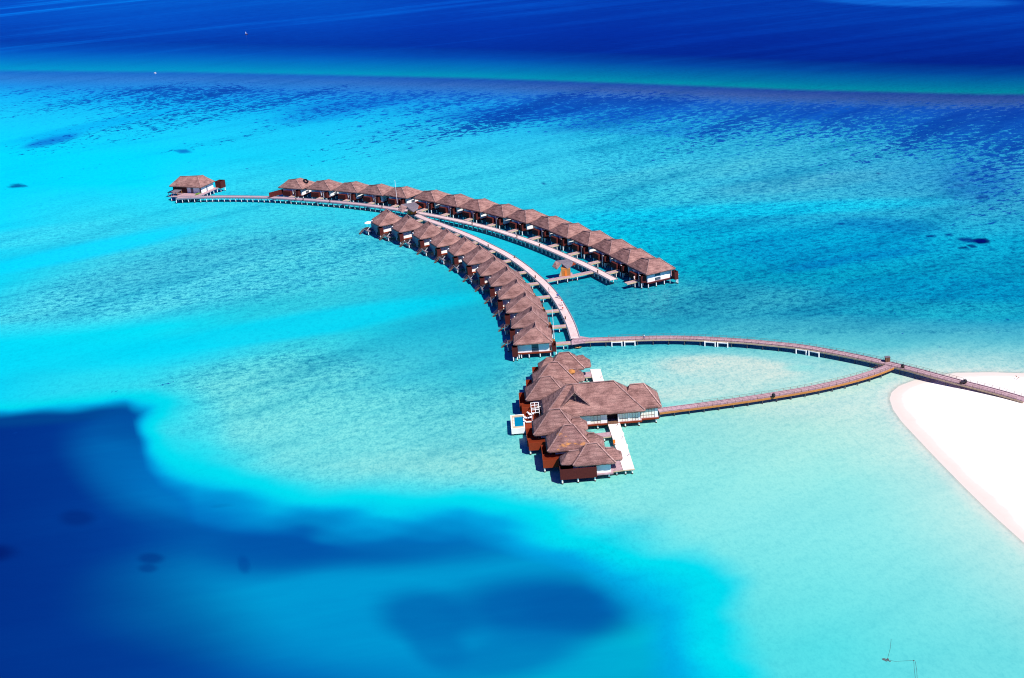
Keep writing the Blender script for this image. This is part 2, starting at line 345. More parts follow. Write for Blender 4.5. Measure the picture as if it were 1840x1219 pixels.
# soft-edged depth and seabed patches: px, py, rx, ry, rotation, colour, strength, softness
BLOBS = [
 (165, 253, 52, 7, -0.22, (15, 110, 205), .8, .8), (105, 333, 17, 3.2, -.05, (5, 85, 150), .95, .5), (400, 272, 14, 3, 0, (10, 100, 190), .8, .6),
 (700, 190, 110, 10, -.1, (15, 110, 205), .5, .9), (1000, 205, 140, 14, -.05, (10, 85, 190), .55, .9), (1180, 215, 120, 12, -.15, (10, 80, 185), .5, .9),
 (1550, 205, 90, 9, -.1, (20, 80, 180), .6, .9), (1270, 235, 120, 10, .02, (30, 120, 205), .4, .9), (640, 210, 80, 9, -.1, (15, 140, 220), .5, .9),
 (250, 225, 160, 8, -.2, (0, 170, 235), .5, .9),
 (130, 425, 190, 16, -.12, (70, 226, 240), .6, .9), (430, 500, 390, 54, -.17, (92, 216, 228), .85, .8), (400, 478, 190, 24, -.22, (72, 196, 214), .7, .9), (150, 566, 120, 10, -.1, (78, 208, 222), .6, .9), (210, 452, 230, 15, -.20, (0, 222, 248), .85, .8),
 (640, 470, 120, 30, -.2, (80, 212, 222), .6, .9), (590, 588, 330, 22, -.16, (0, 218, 236), .85, .7), (250, 640, 260, 24, -.05, (0, 222, 240), .6, .9), (620, 740, 270, 80, 0, (124, 226, 220), .6, .8), (720, 668, 190, 34, -.12, (88, 200, 210), .6, .9), (1720, 2, 170, 10, .02, (15, 95, 215), .9, .5),
 (900, 600, 130, 45, -.1, (40, 182, 205), .55, .9), (760, 660, 190, 50, -.15, (60, 200, 212), .55, .9), (560, 700, 160, 50, -.1, (120, 222, 216), .5, .9),
 (1150, 540, 180, 40, -.05, (60, 180, 195), .45, .9), (1330, 540, 220, 28, 0, (70, 180, 195), .45, .9),
 (1560, 440, 200, 40, -.05, (0, 150, 200), .6, .9), (1650, 405, 95, 12, .04, (0, 122, 188), .45, 1), (1650, 457, 80, 8, -.1, (0, 122, 188), .45, 1), (1530, 477, 60, 8, -.15, (0, 112, 182), .45, 1), (1400, 400, 200, 14, -.1, (0, 150, 198), .4, 1),
 (1420, 378, 330, 13, -.04, (0, 212, 238), .75, .9), (1500, 330, 160, 14, -.1, (95, 185, 205), .5, 1), (1300, 310, 200, 16, -.12, (80, 195, 212), .5, 1), (1750, 520, 200, 25, 0, (0, 165, 205), .5, .9), (1780, 560, 150, 18, 0, (40, 190, 205), .5, .9),
 (1737, 424, 9, 1.6, 0, (0, 30, 130), .95, .5), (1772, 422, 8, 1.8, 0, (0, 40, 140), .9, .5), (1805, 431, 18, 4.5, .1, (0, 35, 130), .85, .6), (1832, 433, 16, 6, .05, (0, 15, 105), 1, .45), (1797, 446, 9, 2.2, -.1, (0, 20, 110), .95, .5), (1815, 443, 8, 2.2, .1, (0, 20, 110), .95, .5),
 (1790, 335, 7, 2.5, 0, (0, 30, 130), .9, .5), (1816, 315, 10, 2.2, 0, (0, 30, 130), .9, .5), (1830, 355, 12, 3.4, -.15, (0, 35, 135), .9, .5), (1650, 311, 7, 1.6, -.1, (0, 30, 130), .9, .5), (1575, 405, 5, 1.3, -.1, (0, 50, 140), .9, .5), (1050, 330, 4, 1.4, 0, (0, 70, 150), .9, .5),
 (1820, 330, 60, 34, 0, (30, 120, 190), .5, .9),
 (1290, 685, 220, 42, -.02, (186, 232, 220), .7, .9), (1378, 664, 124, 22, .05, (228, 233, 216), .9, .5), (1260, 694, 150, 24, -.08, (206, 233, 219), .7, .9), (1350, 700, 130, 14, -.12, (220, 234, 217), .7, .8),
 (1500, 662, 28, 6, 0, (150, 226, 216), .6, .9), (1545, 715, 120, 34, -.1, (216, 236, 220), .75, .9),
 (720, 775, 300, 28, .02, (130, 226, 220), .4, .9), (420, 765, 50, 55, 0.1, (50, 225, 235), .4, .9),
]
# deep lagoon: outline of the drop-off seen from the air, with softness growing towards the open side
DEEP = [(-900, 765), (-200, 745), (0, 734), (90, 733), (200, 724), (290, 712), (345, 711), (368, 722), (358, 748), (342, 775), (350, 800), (385, 818), (470, 846), (560, 882),
        (640, 898), (760, 902), (900, 894), (980, 908), (1050, 932), (1150, 970), (1240, 1000), (1315, 1022), (1352, 1062), (1362, 1120), (1352, 1170), (1400, 1240), (1420, 1700), (-900, 1700)]
DBLOBS = [  # colours inside the deep water: px, py, rx, ry, rot, colour, strength, soft
 (760, 1090, 420, 110, .02, (0, 150, 218), .95, 1), (1000, 1030, 300, 60, .1, (0, 150, 216), .8, 1), (1260, 1120, 150, 120, 0, (0, 192, 224), .9, 1), (1130, 1200, 200, 60, 0, (0, 165, 218), .8, 1),
 (660, 966, 280, 52, .03, (0, 92, 178), .95, .9), (560, 985, 120, 50, -.1, (0, 82, 172), .7, 1), (820, 960, 190, 40, .08, (0, 112, 192), .7, 1), (470, 925, 110, 26, .2, (0, 110, 198), .5, .9),
 (1050, 1092, 175, 58, .0, (0, 98, 180), .95, .9), (1090, 1100, 90, 40, .1, (0, 88, 172), .6, .9), (985, 1175, 120, 40, -.2, (0, 118, 194), .75, 1), (832, 1108, 88, 44, .1, (0, 104, 184), .85, .9), (850, 1160, 60, 36, .5, (0, 112, 190), .7, .9),
 (320, 850, 120, 66, .45, (0, 108, 192), .8, 1), (400, 890, 110, 40, .4, (0, 118, 204), .6, 1), (190, 742, 190, 17, -.09, (0, 70, 148), .8, .9), (300, 765, 60, 30, 0, (0, 84, 168), .7, 1),
 (210, 930, 30, 13, 0, (0, 38, 125), .7, 1), (40, 995, 55, 16, -.1, (0, 25, 110), .85, .9), (335, 1005, 22, 9, 0, (0, 46, 132), .6, .9), (330, 1022, 16, 7, 0, (0, 46, 132), .5, .9), (0, 890, 60, 60, 0, (0, 34, 138), .5, 1),
 (500, 1015, 10, 16, -.4, (0, 66, 156), .5, .9), (465, 912, 20, 3, -.1, (0, 72, 162), .5, .8), (0, 1150, 40, 60, 0, (0, 26, 108), .7, 1), (260, 1130, 230, 90, 0, (0, 50, 145), .5, 1),
]
def sea_fields(px, py):
    ox, oy = px, py; wx = np.zeros_like(px); wy = np.zeros_like(px); rg_ = np.random.RandomState(5)
    for k in range(10):                                              # gentle meander of all edges
        f1 = 2 ** rg_.uniform(-9.2, -5.2); an = rg_.uniform(0, 2 * PI); ph = rg_.uniform(0, 2 * PI, 2)
        q = 2 * PI * f1 * (ox * math.cos(an) * .6 + oy * math.sin(an) * 1.5); am = .022 / f1 / 6
        wx = wx + np.sin(q + ph[0]) * min(am, 9) * 1.6; wy = wy + np.sin(q + ph[1]) * min(am, 9) * .55
    fade = np.clip((oy - 190) / 200, 0.06, 1); px = px + wx * fade; py = py + wy * fade
    R = np.interp(px, RX, RY); v = py - R
    vs_ = [r[0] for r in TAB]; T = np.array([[lin(c) for c in r[1]] for r in TAB])
    fx = np.clip(np.interp(px, COLX, range(len(COLX))), 0, len(COLX) - 1 - 1e-6); ix = fx.astype(int); tx = fx - ix; tx = tx * tx * (3 - 2 * tx)
    fv = np.clip(np.interp(v, vs_, range(len(vs_))), 0, len(vs_) - 1 - 1e-6); iv = fv.astype(int); tv = fv - iv
    c = ((T[iv, ix] * (1 - tx)[:, None] + T[iv, ix + 1] * tx[:, None]) * (1 - tv)[:, None] + (T[iv + 1, ix] * (1 - tx)[:, None] + T[iv + 1, ix + 1] * tx[:, None]) * tv[:, None])
    def blob(c, B):
        for bx, by, rx, ry, rot, col, st, soft in B:
            dx = px - bx; dy = py - by; u = (dx * math.cos(rot) + dy * math.sin(rot)) / rx; w_ = (-dx * math.sin(rot) + dy * math.cos(rot)) / ry
            d = np.sqrt(u * u + w_ * w_); a = np.clip((1 + soft * .5 - d) / (soft + 1e-6), 0, 1); a = a * a * (3 - 2 * a) * st
            c = c * (1 - a[:, None]) + np.array(lin(col)) * a[:, None]
        return c
    c = blob(c, BLOBS)
    P = np.array(DEEP, float); inside = np.zeros(len(px), bool); dmin = np.full(len(px), 1e9)
    for i in range(len(P)):
        x0, y0 = P[i]; x1, y1 = P[(i + 1) % len(P)]
        cond = ((y0 > py) != (y1 > py)); xi = (x1 - x0) * (py - y0) / (y1 - y0 + 1e-12) + x0; inside ^= cond & (px < xi)
        L = (x1 - x0) ** 2 + (y1 - y0) ** 2; t_ = np.clip(((px - x0) * (x1 - x0) + (py - y0) * (y1 - y0)) / L, 0, 1)
        dmin = np.minimum(dmin, np.hypot(px - x0 - t_ * (x1 - x0), py - y0 - t_ * (y1 - y0)))
    sdist = np.where(inside, dmin, -dmin)
    deepc = np.stack([np.interp(px, [-300, 0, 200, 400, 600, 900, 1300], k) for k in ([0] * 7, [34, 44, 54, 72, 98, 140, 178], [130, 138, 148, 165, 188, 210, 218])], 1)
    dc = np.stack([np.array([((x / 255 + .055) / 1.055) ** 2.4 if x > 10 else x / 255 / 12.92 for x in deepc[:, k]]) for k in range(3)], 1)
    dc = blob(dc, DBLOBS)
    nz_ = np.zeros_like(px); r2_ = np.random.RandomState(11)
    for k in range(26):
        wl = 2 ** r2_.uniform(4.6, 7.6); an = r2_.uniform(-.5, .9); nz_ = nz_ + np.sin(2 * PI * (ox * math.sin(an) * .8 + oy * math.cos(an) * 1.3) / wl + r2_.uniform(0, 6.3)) * wl * .015
    sdist = sdist + nz_ * np.interp(px, [0, 330, 400], [.35, .5, 1])
    W = np.interp(px, [0, 300, 350, 420, 600, 900, 1100, 1300], [28, 34, 80, 125, 84, 84, 110, 200]); q = np.clip((sdist + 4) / W, 0, 1)[:, None]
    c1, c2 = np.array(lin((0, 222, 230))), np.array(lin((0, 170, 224))); k1 = np.clip((q - .08) / .5, 0, 1); k1 = k1 * k1 * (3 - 2 * k1); k2 = np.clip((q - .30) / .60, 0, 1); k2 = k2 * k2 * (3 - 2 * k2)
    dcc = (c1 * (1 - k1) + c2 * k1) * (1 - k2) + dc * k2
    ow = np.interp(px, [0, 340, 420, 900, 1300], [26, 34, 85, 70, 80]); ao = np.clip(1 + (sdist - 4) / ow, 0, 1); ao = (ao * ao * (3 - 2 * ao))[:, None]
    c = c * (1 - ao) + dcc * ao; a = np.clip(q[:, 0] * 1.6 - .5, 0, 1)
    coral = np.interp(v, [-4, 6, 20, 30, 55, 80, 110, 150, 200, 270], [0, .2, .55, .98, .90, .72, .50, .30, .16, 0]) * np.interp(px, [0, 500, 1100, 1840], [.80, .92, 1.05, 1.0])
    coral += np.interp(px, [1650, 1840], [0, .30]) * np.interp(py, [180, 300, 380, 470], [0, 1, .9, 0])
    deep = np.maximum(a, np.interp(v, [-52, -26], [1, 0]))
    red = c[:, 0]; tex = (.25 + .85 * np.clip(red / .10, 0, 1)) * np.interp(oy, [100, 160, 540, 680, 780, 900], [.9, 1, 1, .72, .5, .34]) * np.interp(px, [1200, 1600], [1, .8])
    tex = np.maximum(tex, .95 * np.interp(px, [950, 1150], [0, 1]) * np.interp(oy, [150, 230, 560, 600], [.4, 1, 1, .3]))
    tex = np.where(oy > 600, tex * np.interp(px, [1050, 1300], [1, .5]), tex)
    return c, np.clip(coral, 0, 1), deep, np.clip(tex, 0, 1)
def project(X, Y, Z=0.0):
    dx, dy, dz = X, Y, Z - CH
    zf = dy * _f.y + dz * _f.z; rx = (dx * CR.x + dz * CR.z) / zf; ry = (dx * CD.x + dy * CD.y + dz * CD.z) / zf
    return 920 + rx * FPX, 609.5 + ry * FPX
COAST = [(2600, 640), (1980, 664), (1900, 670), (1840, 672), (1780, 670), (1720, 671), (1680, 677), (1645, 684), (1618, 694), (1604, 706), (1601, 718), (1607, 736), (1622, 757), (1650, 787),
         (1690, 829), (1740, 880), (1790, 928), (1840, 973), (1920, 1040), (2040, 1140), (2300, 1320), (2900, 1700), (4200, 1800), (4200, 600)]
COASTW = np.array([tuple(G(x, y, 0).xy) for x, y in COAST])
def coast_dist(X, Y):
    inside = np.zeros(len(X), bool); dmin = np.full(len(X), 1e9); P = COASTW
    for i in range(len(P)):
        x0, y0 = P[i]; x1, y1 = P[(i + 1) % len(P)]
        cond = ((y0 > Y) != (y1 > Y)); xi = (x1 - x0) * (Y - y0) / (y1 - y0 + 1e-12) + x0; inside ^= cond & (X < xi)
        L = (x1 - x0) ** 2 + (y1 - y0) ** 2; t_ = np.clip(((X - x0) * (x1 - x0) + (Y - y0) * (y1 - y0)) / L, 0, 1)
        dmin = np.minimum(dmin, np.hypot(X - x0 - t_ * (x1 - x0), Y - y0 - t_ * (y1 - y0)))
    return np.where(inside, dmin, -dmin)
def build_sea():
    ty = np.concatenate([np.linspace(-3.2, -0.48, 24), np.linspace(-0.47, 0.47, 400), np.linspace(0.48, 3.2, 24)])
    wv = np.concatenate([[1 / 30000, 1 / 12000, 1 / 6000, 1 / 4000, 1 / 3000, 1 / 2400, 1 / 2000, 1/1800], np.linspace(1 / 1700, 1 / 205, 470), np.linspace(1 / 195, 1 / 60, 24)])
    Y = 1 / wv; TX, YY = np.meshgrid(ty, Y); X = (TX * YY).ravel(); YY = YY.ravel()
    nx, ny = len(ty), len(Y)
    px, py = project(X, YY); c, coral, deep, v = sea_fields(px, py)
    sh = coast_dist(X, YY); alpha = np.clip((-sh + .2) / 1.2, 0, 1)
    # pale shallows close to the beach
    k = np.clip(1 - (-sh) / 26.0, 0, 1) ** 1.6 * .8; k = np.where(sh > 0, .8, k)[:, None]
    c = c * (1 - k) + np.array(lin((226, 238, 222))) * k
    k = np.clip(1 - (-sh - .5) / 4.5, 0, 1)[:, None] ** 1.3 * .85; c = c * (1 - k) + np.array(lin((248, 236, 222))) * k
    idx = np.arange(nx * ny).reshape(ny, nx)
    F_ = np.stack([idx[:-1, :-1], idx[1:, :-1], idx[1:, 1:], idx[:-1, 1:]], -1).reshape(-1, 4)
    me = bpy.data.meshes.new('sea'); me.vertices.add(nx * ny)
    me.vertices.foreach_set('co', np.stack([X, YY, np.zeros_like(X)], 1).ravel())
    me.loops.add(F_.size); me.loops.foreach_set('vertex_index', F_.ravel()); me.polygons.add(len(F_))
    me.polygons.foreach_set('loop_start', np.arange(0, F_.size, 4)); me.polygons.foreach_set('loop_total', np.full(len(F_), 4)); me.update()
    at = me.color_attributes.new('seabed', 'FLOAT_COLOR', 'POINT'); at.data.foreach_set('color', np.concatenate([c, np.ones((len(c), 1))], 1).astype(np.float32).ravel())
    a2 = me.color_attributes.new('mask', 'FLOAT_COLOR', 'POINT'); a2.data.foreach_set('color', np.stack([coral, deep, alpha, v], 1).astype(np.float32).ravel())
    me.validate(); 
    o = bpy.data.objects.new('sea', me); COL.objects.link(o); tag(o, kind='structure')
    if o.data.polygons[0].normal.z < 0: me.flip_normals()
    m = bpy.data.materials.new('sea_water'); m.use_nodes = True; t = m.node_tree; t.nodes.clear()
    out = N(t, 'ShaderNodeOutputMaterial')
    A = N(t, 'ShaderNodeVertexColor', layer_name='seabed'); Mk = N(t, 'ShaderNodeVertexColor', layer_name='mask')
    sp = N(t, 'ShaderNodeSeparateColor'); t.links.new(Mk.outputs[0], sp.inputs[0]); coral_, deep_, alpha_ = sp.outputs
    shallow = math_n(t, 'MULTIPLY', math_n(t, 'SUBTRACT', 1, deep_), Mk.outputs[1])
    # soft cloudiness of sand and sea grass
    n1 = noise_tex(t, mapping2(t, 60, 17, .55), 1, 7, 0.66)
    g1 = ramp(t, n1, [(0.36, (0.35, 0.70, 0.80)), (0.50, (1, 1, 1)), (0.62, (1.35, 1.08, 1.02))])
    col = mixc(t, math_n(t, 'MULTIPLY', shallow, 0.85), A.outputs[0], mixc(t, 1.0, A.outputs[0], g1, 'MULTIPLY'))
    # fine speckle: ripple and caustic light put into the colour, with sand marks
    n2 = noise_tex(t, mapping(t, (0.55, 0.40, 1), rot=(0, 0, -.2)), 1, 5, 0.75)
    g2 = ramp(t, n2, [(0.38, (0.22, 0.60, 0.72)), (0.5, (1, 1, 1)), (0.64, (1.35, 1.14, 1.08))])
    col = mixc(t, math_n(t, 'MULTIPLY', shallow, 0.85), col, mixc(t, 1.0, col, g2, 'MULTIPLY'))
    n6 = noise_tex(t, mapping(t, (1.7, 0.9, 1), rot=(0, 0, -.15)), 1, 4, 0.7)
    g6 = ramp(t, n6, [(0.38, (0.28, 0.66, 0.76)), (0.5, (1, 1, 1)), (0.64, (1.35, 1.14, 1.08))])
    col = mixc(t, math_n(t, 'MULTIPLY', shallow, 0.85), col, mixc(t, 1.0, col, g6, 'MULTIPLY'))
    n7 = noise_tex(t, mapping2(t, 3.4, 2.2, .2), 1, 4, 0.7)
    g7 = ramp(t, n7, [(0.40, (0.18, 0.52, 0.70)), (0.50, (1, 1, 1)), (0.64, (1.15, 1.05, 1.03))])
    col = mixc(t, math_n(t, 'MULTIPLY', math_n(t, 'MULTIPLY', shallow, shallow), 0.95), col, mixc(t, 1.0, col, g7, 'MULTIPLY'))
    # coral heads
    lf = noise_tex(t, mapping2(t, 260, 62, .72), 1, 5, 0.6)
    n3 = noise_tex(t, mapping2(t, 5.2, 3.6, .5), 1, 6, 0.74)
    nn = math_n(t, 'ADD', math_n(t, 'MULTIPLY', n3, .62), math_n(t, 'MULTIPLY', lf, .38))
    thr = math_n(t, 'SUBTRACT', 0.632, math_n(t, 'MULTIPLY', coral_, 0.175))
    cm = math_n(t, 'MULTIPLY', math_n(t, 'SUBTRACT', nn, thr), 38, clamp=True)
    cm = math_n(t, 'MULTIPLY', cm, 0.88)
    cc = mixc(t, ramp(t, lf, [(.4, (0, 0, 0)), (.6, (1, 1, 1))]), lin((14, 96, 196)), lin((4, 58, 158)))
    col = mixc(t, cm, col, cc)
    # wind lanes on open water
    n4 = noise_tex(t, mapping2(t, 420, 34, .22), 1, 7, 0.62)
    n4 = math_n(t, 'ADD', math_n(t, 'MULTIPLY', n4, .55), math_n(t, 'MULTIPLY', noise_tex(t, mapping(t, (0.0016, 0.0030, 1), rot=(0, 0, -.3)), 1, 3, .5), .45))
    g4 = ramp(t, n4, [(0.42, (0.9, 0.80, 0.90)), (0.50, (1, 1, 1)), (0.58, (1.2, 2.4, 1.55))])
    tc_ = N(t, 'ShaderNodeTexCoord'); sy = N(t, 'ShaderNodeSeparateXYZ'); t.links.new(tc_.outputs['Object'], sy.inputs[0]); mr = N(t, 'ShaderNodeMapRange'); t.links.new(sy.outputs[1], mr.inputs[0]); mr.inputs[1].default_value = 350; mr.inputs[2].default_value = 800; mr.inputs[3].default_value = .12; mr.inputs[4].default_value = .8
    mx = N(t, 'ShaderNodeMapRange'); t.links.new(sy.outputs[0], mx.inputs[0]); mx.inputs[1].default_value = -300; mx.inputs[2].default_value = 150; mx.inputs[3].default_value = 1.0; mx.inputs[4].default_value = .35
    col = mixc(t, math_n(t, 'MULTIPLY', math_n(t, 'MULTIPLY', deep_, mr.outputs[0]), mx.outputs[0]), col, mixc(t, 1.0, col, g4, 'MULTIPLY'))
    n5 = noise_tex(t, mapping(t, (0.10, 0.35, 1), rot=(0, 0, -.10)), 1, 4, 0.6)
    g5 = ramp(t, n5, [(0.38, (0.85, 0.78, 0.88)), (0.62, (1.15, 1.28, 1.12))])
    col = mixc(t, math_n(t, 'MULTIPLY', deep_, math_n(t, 'MULTIPLY', mr.outputs[0], .6)), col, mixc(t, 1.0, col, g5, 'MULTIPLY'))
    col = mixc(t, 1.0, col, mixc(t, deep_, SEA_K, SEA_KD), 'MULTIPLY')
    df = N(t, 'ShaderNodeBsdfDiffuse'); t.links.new(col, df.inputs[0])
    gl = N(t, 'ShaderNodeBsdfGlossy'); gl.inputs['Roughness'].default_value = 0.10; gl.inputs['Color'].default_value = (0.75, 0.88, 1, 1)
    wv1 = noise_tex(t, mapping(t, (0.9, 1.5, 1), rot=(0, 0, -.25)), 1, 4, 0.6)
    bp = N(t, 'ShaderNodeBump'); bp.inputs['Strength'].default_value = .35; bp.inputs['Distance'].default_value = .25; t.links.new(wv1, bp.inputs['Height'])
    t.links.new(bp.outputs[0], gl.inputs['Normal'])
    ms = N(t, 'ShaderNodeMixShader'); ms.inputs[0].default_value = 0.045
    t.links.new(df.outputs[0], ms.inputs[1]); t.links.new(gl.outputs[0], ms.inputs[2])
    tr = N(t, 'ShaderNodeBsdfTransparent'); m2 = N(t, 'ShaderNodeMixShader')
    t.links.new(alpha_, m2.inputs[0]); t.links.new(tr.outputs[0], m2.inputs[1]); t.links.new(ms.outputs[0], m2.inputs[2])
    t.links.new(m2.outputs[0], out.inputs[0]); me.materials.append(m)
SEA_K = (0.49, 0.595, 0.577); SEA_KD = (0.44, 0.585, 0.47)
build_sea()

def build_sand():
    xs = np.linspace(90, 420, 331); ys = np.linspace(120, 420, 301); X, Y = np.meshgrid(xs, ys); X = X.ravel(); Y = Y.ravel()
    d = coast_dist(X, Y)
    h = np.interp(d, [-20, -3, 0, 2.5, 7, 12, 40, 120], [-1.6, -.12, 0.015, .12, .45, .75, 1.3, 1.8])
    h = h + np.array([noise.noise(Vector((x * .09, y * .09, 0))) * .10 for x, y in zip(X, Y)]) * np.clip(d / 8, 0, 1)
    nx, ny = len(xs), len(ys); idx = np.arange(nx * ny).reshape(ny, nx)
    F_ = np.stack([idx[:-1, :-1], idx[:-1, 1:], idx[1:, 1:], idx[1:, :-1]], -1).reshape(-1, 4)
    keep = (d[F_] > -19).any(1); F_ = F_[keep]
    me = bpy.data.meshes.new('sandbank'); me.from_pydata(np.stack([X, Y, h], 1).tolist(), [], F_.tolist())
    at = me.color_attributes.new('wet', 'FLOAT_COLOR', 'POINT')
    at.data.foreach_set('color', np.repeat(np.clip((d + 1) / 6.5, 0, 1)[:, None], 4, 1).astype(np.float32).ravel())
    bm = bmesh.new(); bm.from_mesh(me); bmesh.ops.delete(bm, geom=[v for v in bm.verts if not v.link_faces], context='VERTS'); bm.to_mesh(me); bm.free()
    me.polygons.foreach_set('use_smooth', [True] * len(me.polygons))
    o = bpy.data.objects.new('beach_sand', me); COL.objects.link(o); tag(o, kind='structure')
    m, t, b = newmat('coral_sand', 0.95, 0.05)
    A = N(t, 'ShaderNodeVertexColor', layer_name='wet'); n = noise_tex(t, mapping(t, (1, 1, 1)), 0.12, 5, .6)
    f = math_n(t, 'ADD', A.outputs[0], math_n(t, 'MULTIPLY', math_n(t, 'SUBTRACT', n, .5), .5))
    col = ramp(t, f, [(0.0, (0.56, 0.52, 0.46)), (0.30, (0.60, 0.51, 0.445)), (0.55, (0.64, 0.55, 0.48)), (0.78, (0.80, 0.74, 0.68))])
    n2 = noise_tex(t, mapping(t, (1, 1, 1)), 0.8, 4, .6); col = mixc(t, .12, col, ramp(t, n2, [(0.3, (.8, .8, .8)), (0.6, (1, 1, 1))]), 'MULTIPLY')
    t.links.new(col, b.inputs['Base Color']); me.materials.append(m)
build_sand()

# ================================================================== BOARDWALKS
def spline(pts, step=1.4):
    P = [Vector(p) for p in pts]; P = [P[0] * 2 - P[1]] + P + [P[-1] * 2 - P[-2]]; out = []
    for i in range(1, len(P) - 2):
        p0, p1, p2, p3 = P[i - 1:i + 3]; n = max(2, int((p2 - p1).length / step))
        for k in range(n):
            u = k / n; out.append(.5 * ((2 * p1) + (p2 - p0) * u + (2 * p0 - 5 * p1 + 4 * p2 - p3) * u * u + (3 * p1 - p0 - 3 * p2 + p3) * u ** 3))
    out.append(P[-2]); return out
def smooth_pts(L, it=6):
    L = [v.copy() for v in L]
    for _ in range(it):
        L = [L[0]] + [(L[i - 1] + L[i] * 2 + L[i + 1]) / 4 for i in range(1, len(L) - 1)] + [L[-1]]
    return L
def resample(L, step):
    out = [L[0].copy()]; acc = 0
    for a, b_ in zip(L, L[1:]):
        seg = (b_ - a).length; pos = step - acc
        while pos <= seg: out.append(a.lerp(b_, pos / seg)); pos += step
        acc = (acc + seg) % step
    return out
def sides(L):
    res = []
    for i, p in enumerate(L):
        d = (L[min(i + 1, len(L) - 1)] - L[max(i - 1, 0)]); d.z = 0; d.normalize(); res.append((p, Vector((d.y, -d.x, 0)), d))   # right-hand side
    return res
def ribbon(mb, S, a0, a1, z0, z1, mi=0):
    v = []
    for p, n, d in S: v += [p + n * a0 + Vector((0, 0, z0)), p + n * a1 + Vector((0, 0, z0)), p + n * a1 + Vector((0, 0, z1)), p + n * a0 + Vector((0, 0, z1))]
    f = []
    for i in range(len(S) - 1):
        a = i * 4; b_ = a + 4
        for k in range(4): f.append((a + k, a + (k + 1) % 4, b_ + (k + 1) % 4, b_ + k))
    f.append((0, 1, 2, 3)); e = (len(S) - 1) * 4; f.append((e + 3, e + 2, e + 1, e)); mb.add(v, f, mi)
def boardwalk(name, pts, width, label, deckmat, fascia, rails, pile_step, front_sign, npiles=100, pile_mat='pile', curb=True, skip=None, r=0.15, fascia_h=.30):
    C = smooth_pts(resample(spline(pts), 1.0), 8); C = resample(C, 1.2); S = sides(C); h = width / 2
    root = empty(name, (0, 0, 0)); tag(root, label, 'boardwalk')
    mb = MB(); ribbon(mb, S, -h, h, -.10, 0)
    for p, n, d in sides(resample(C, 1.2)): mb.bar(p - n * (h - .04) + Vector((0, 0, .006)), p + n * (h - .04) + Vector((0, 0, .006)), .035, .02, 1)
    mb.build('deck', [deckmat, M['grey'] if deckmat is M['pale'] else M['slate']], root)
    mb = MB(); ribbon(mb, S, h - .02, h + .10, -fascia_h - .1, -.02); ribbon(mb, S, -h - .10, -h + .02, -fascia_h - .1, -.02); mb.build('edge_beam', fascia, root)
    if curb:
        mb = MB()
        for sg in (1, -1): ribbon(mb, S, sg * (h - .16) - .07, sg * (h - .16) + .07, .10, .20)
        for p, n, d in sides(resample(C, 1.1)):
            for sg in (1, -1): q = p + n * sg * (h - .16); mb.bar(q, q + Vector((0, 0, .11)), .14, .14)
        mb.build('kerb_rail', M['lattice'] if rails == 'blue' else deckmat, root)
    if rails in ('thin', 'both'):
        P2 = sides(resample(C, 2.0))[5:]
        for sg in (1, -1):
            mb = MB(); prev = None
            for p, n, d in P2:
                q = p + n * sg * (h - .05); mb.bar(q, q + Vector((0, 0, .75)), .06, .06); top = q + Vector((0, 0, .75))
                if prev: mb.bar(prev, top, .05, .04); mb.bar(prev - Vector((0, 0, .4)), top - Vector((0, 0, .4)), .035, .035)
                prev = top
            mb.build('railing', M['brownpost'], root)
    PS = sides(resample(C, pile_step)); k = 0; back = MB(); beams_ = []; rear = []
    for i, (p, n, d) in enumerate(PS[:-1] if len(PS) > 3 else PS):
        if skip and skip(p): continue
        q = p + n * front_sign * (h - .12); q2 = p - n * front_sign * (h - .12)
        if k < npiles: pile(root, q.x, q.y, p.z - .12, r, pile_mat); k += 1
        rear.append((q2, p.z - .12))
        beams_.append((q + Vector((0, 0, -.27)), q2 + Vector((0, 0, -.27)), 0))
    for q2, hh in rear:
        if k < npiles: pile(root, q2.x, q2.y, hh, r, pile_mat); k += 1
        else: back.lathe([(r, -1), (r, hh)], 8, (q2.x, q2.y, 0))
    if back.v: bo = back.build('pile', M[pile_mat], root); bo['kind'] = 'stuff'
    for q, q2, z in beams_: MB().bar(q, q2, .2, .3).build('cross_beam', M['white'] if pile_mat == 'pile' else M['dark'], root)
    return root, C
up_px = [(318, 356, 2.1), (356, 354.5, 2.1), (409, 353.5, 2.1), (485, 354.8, 2.1), (531, 357.6, 2.1), (592, 362, 2.1), (652, 367.8, 2.1), (713, 376, 2.1), (754, 383, 2.1), (792, 390.3, 2.1), (838, 400, 2.1),
         (884, 411.5, 2.1), (919, 422.5, 2.1), (953.5, 434.5, 2.1), (988, 448, 2.1), (1022, 463, 2.1), (1050, 475.5, 2.1), (1071, 486, 2.1), (1090, 496, 2.1), (1108, 505.5, 2.1)]
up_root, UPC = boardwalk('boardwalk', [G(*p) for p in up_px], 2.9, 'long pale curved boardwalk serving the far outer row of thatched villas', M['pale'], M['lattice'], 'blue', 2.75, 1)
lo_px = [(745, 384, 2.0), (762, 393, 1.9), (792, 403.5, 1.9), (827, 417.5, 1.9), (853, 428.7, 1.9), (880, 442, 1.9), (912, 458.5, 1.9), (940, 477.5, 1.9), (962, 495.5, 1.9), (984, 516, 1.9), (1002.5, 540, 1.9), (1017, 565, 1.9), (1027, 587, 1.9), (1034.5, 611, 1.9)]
lo_root, LOC = boardwalk('boardwalk', [G(*p) for p in lo_px], 2.9, 'pale pink curved boardwalk behind the near inner row of villas', M['pale'], M['lattice'], 'blue', 3.2, -1)
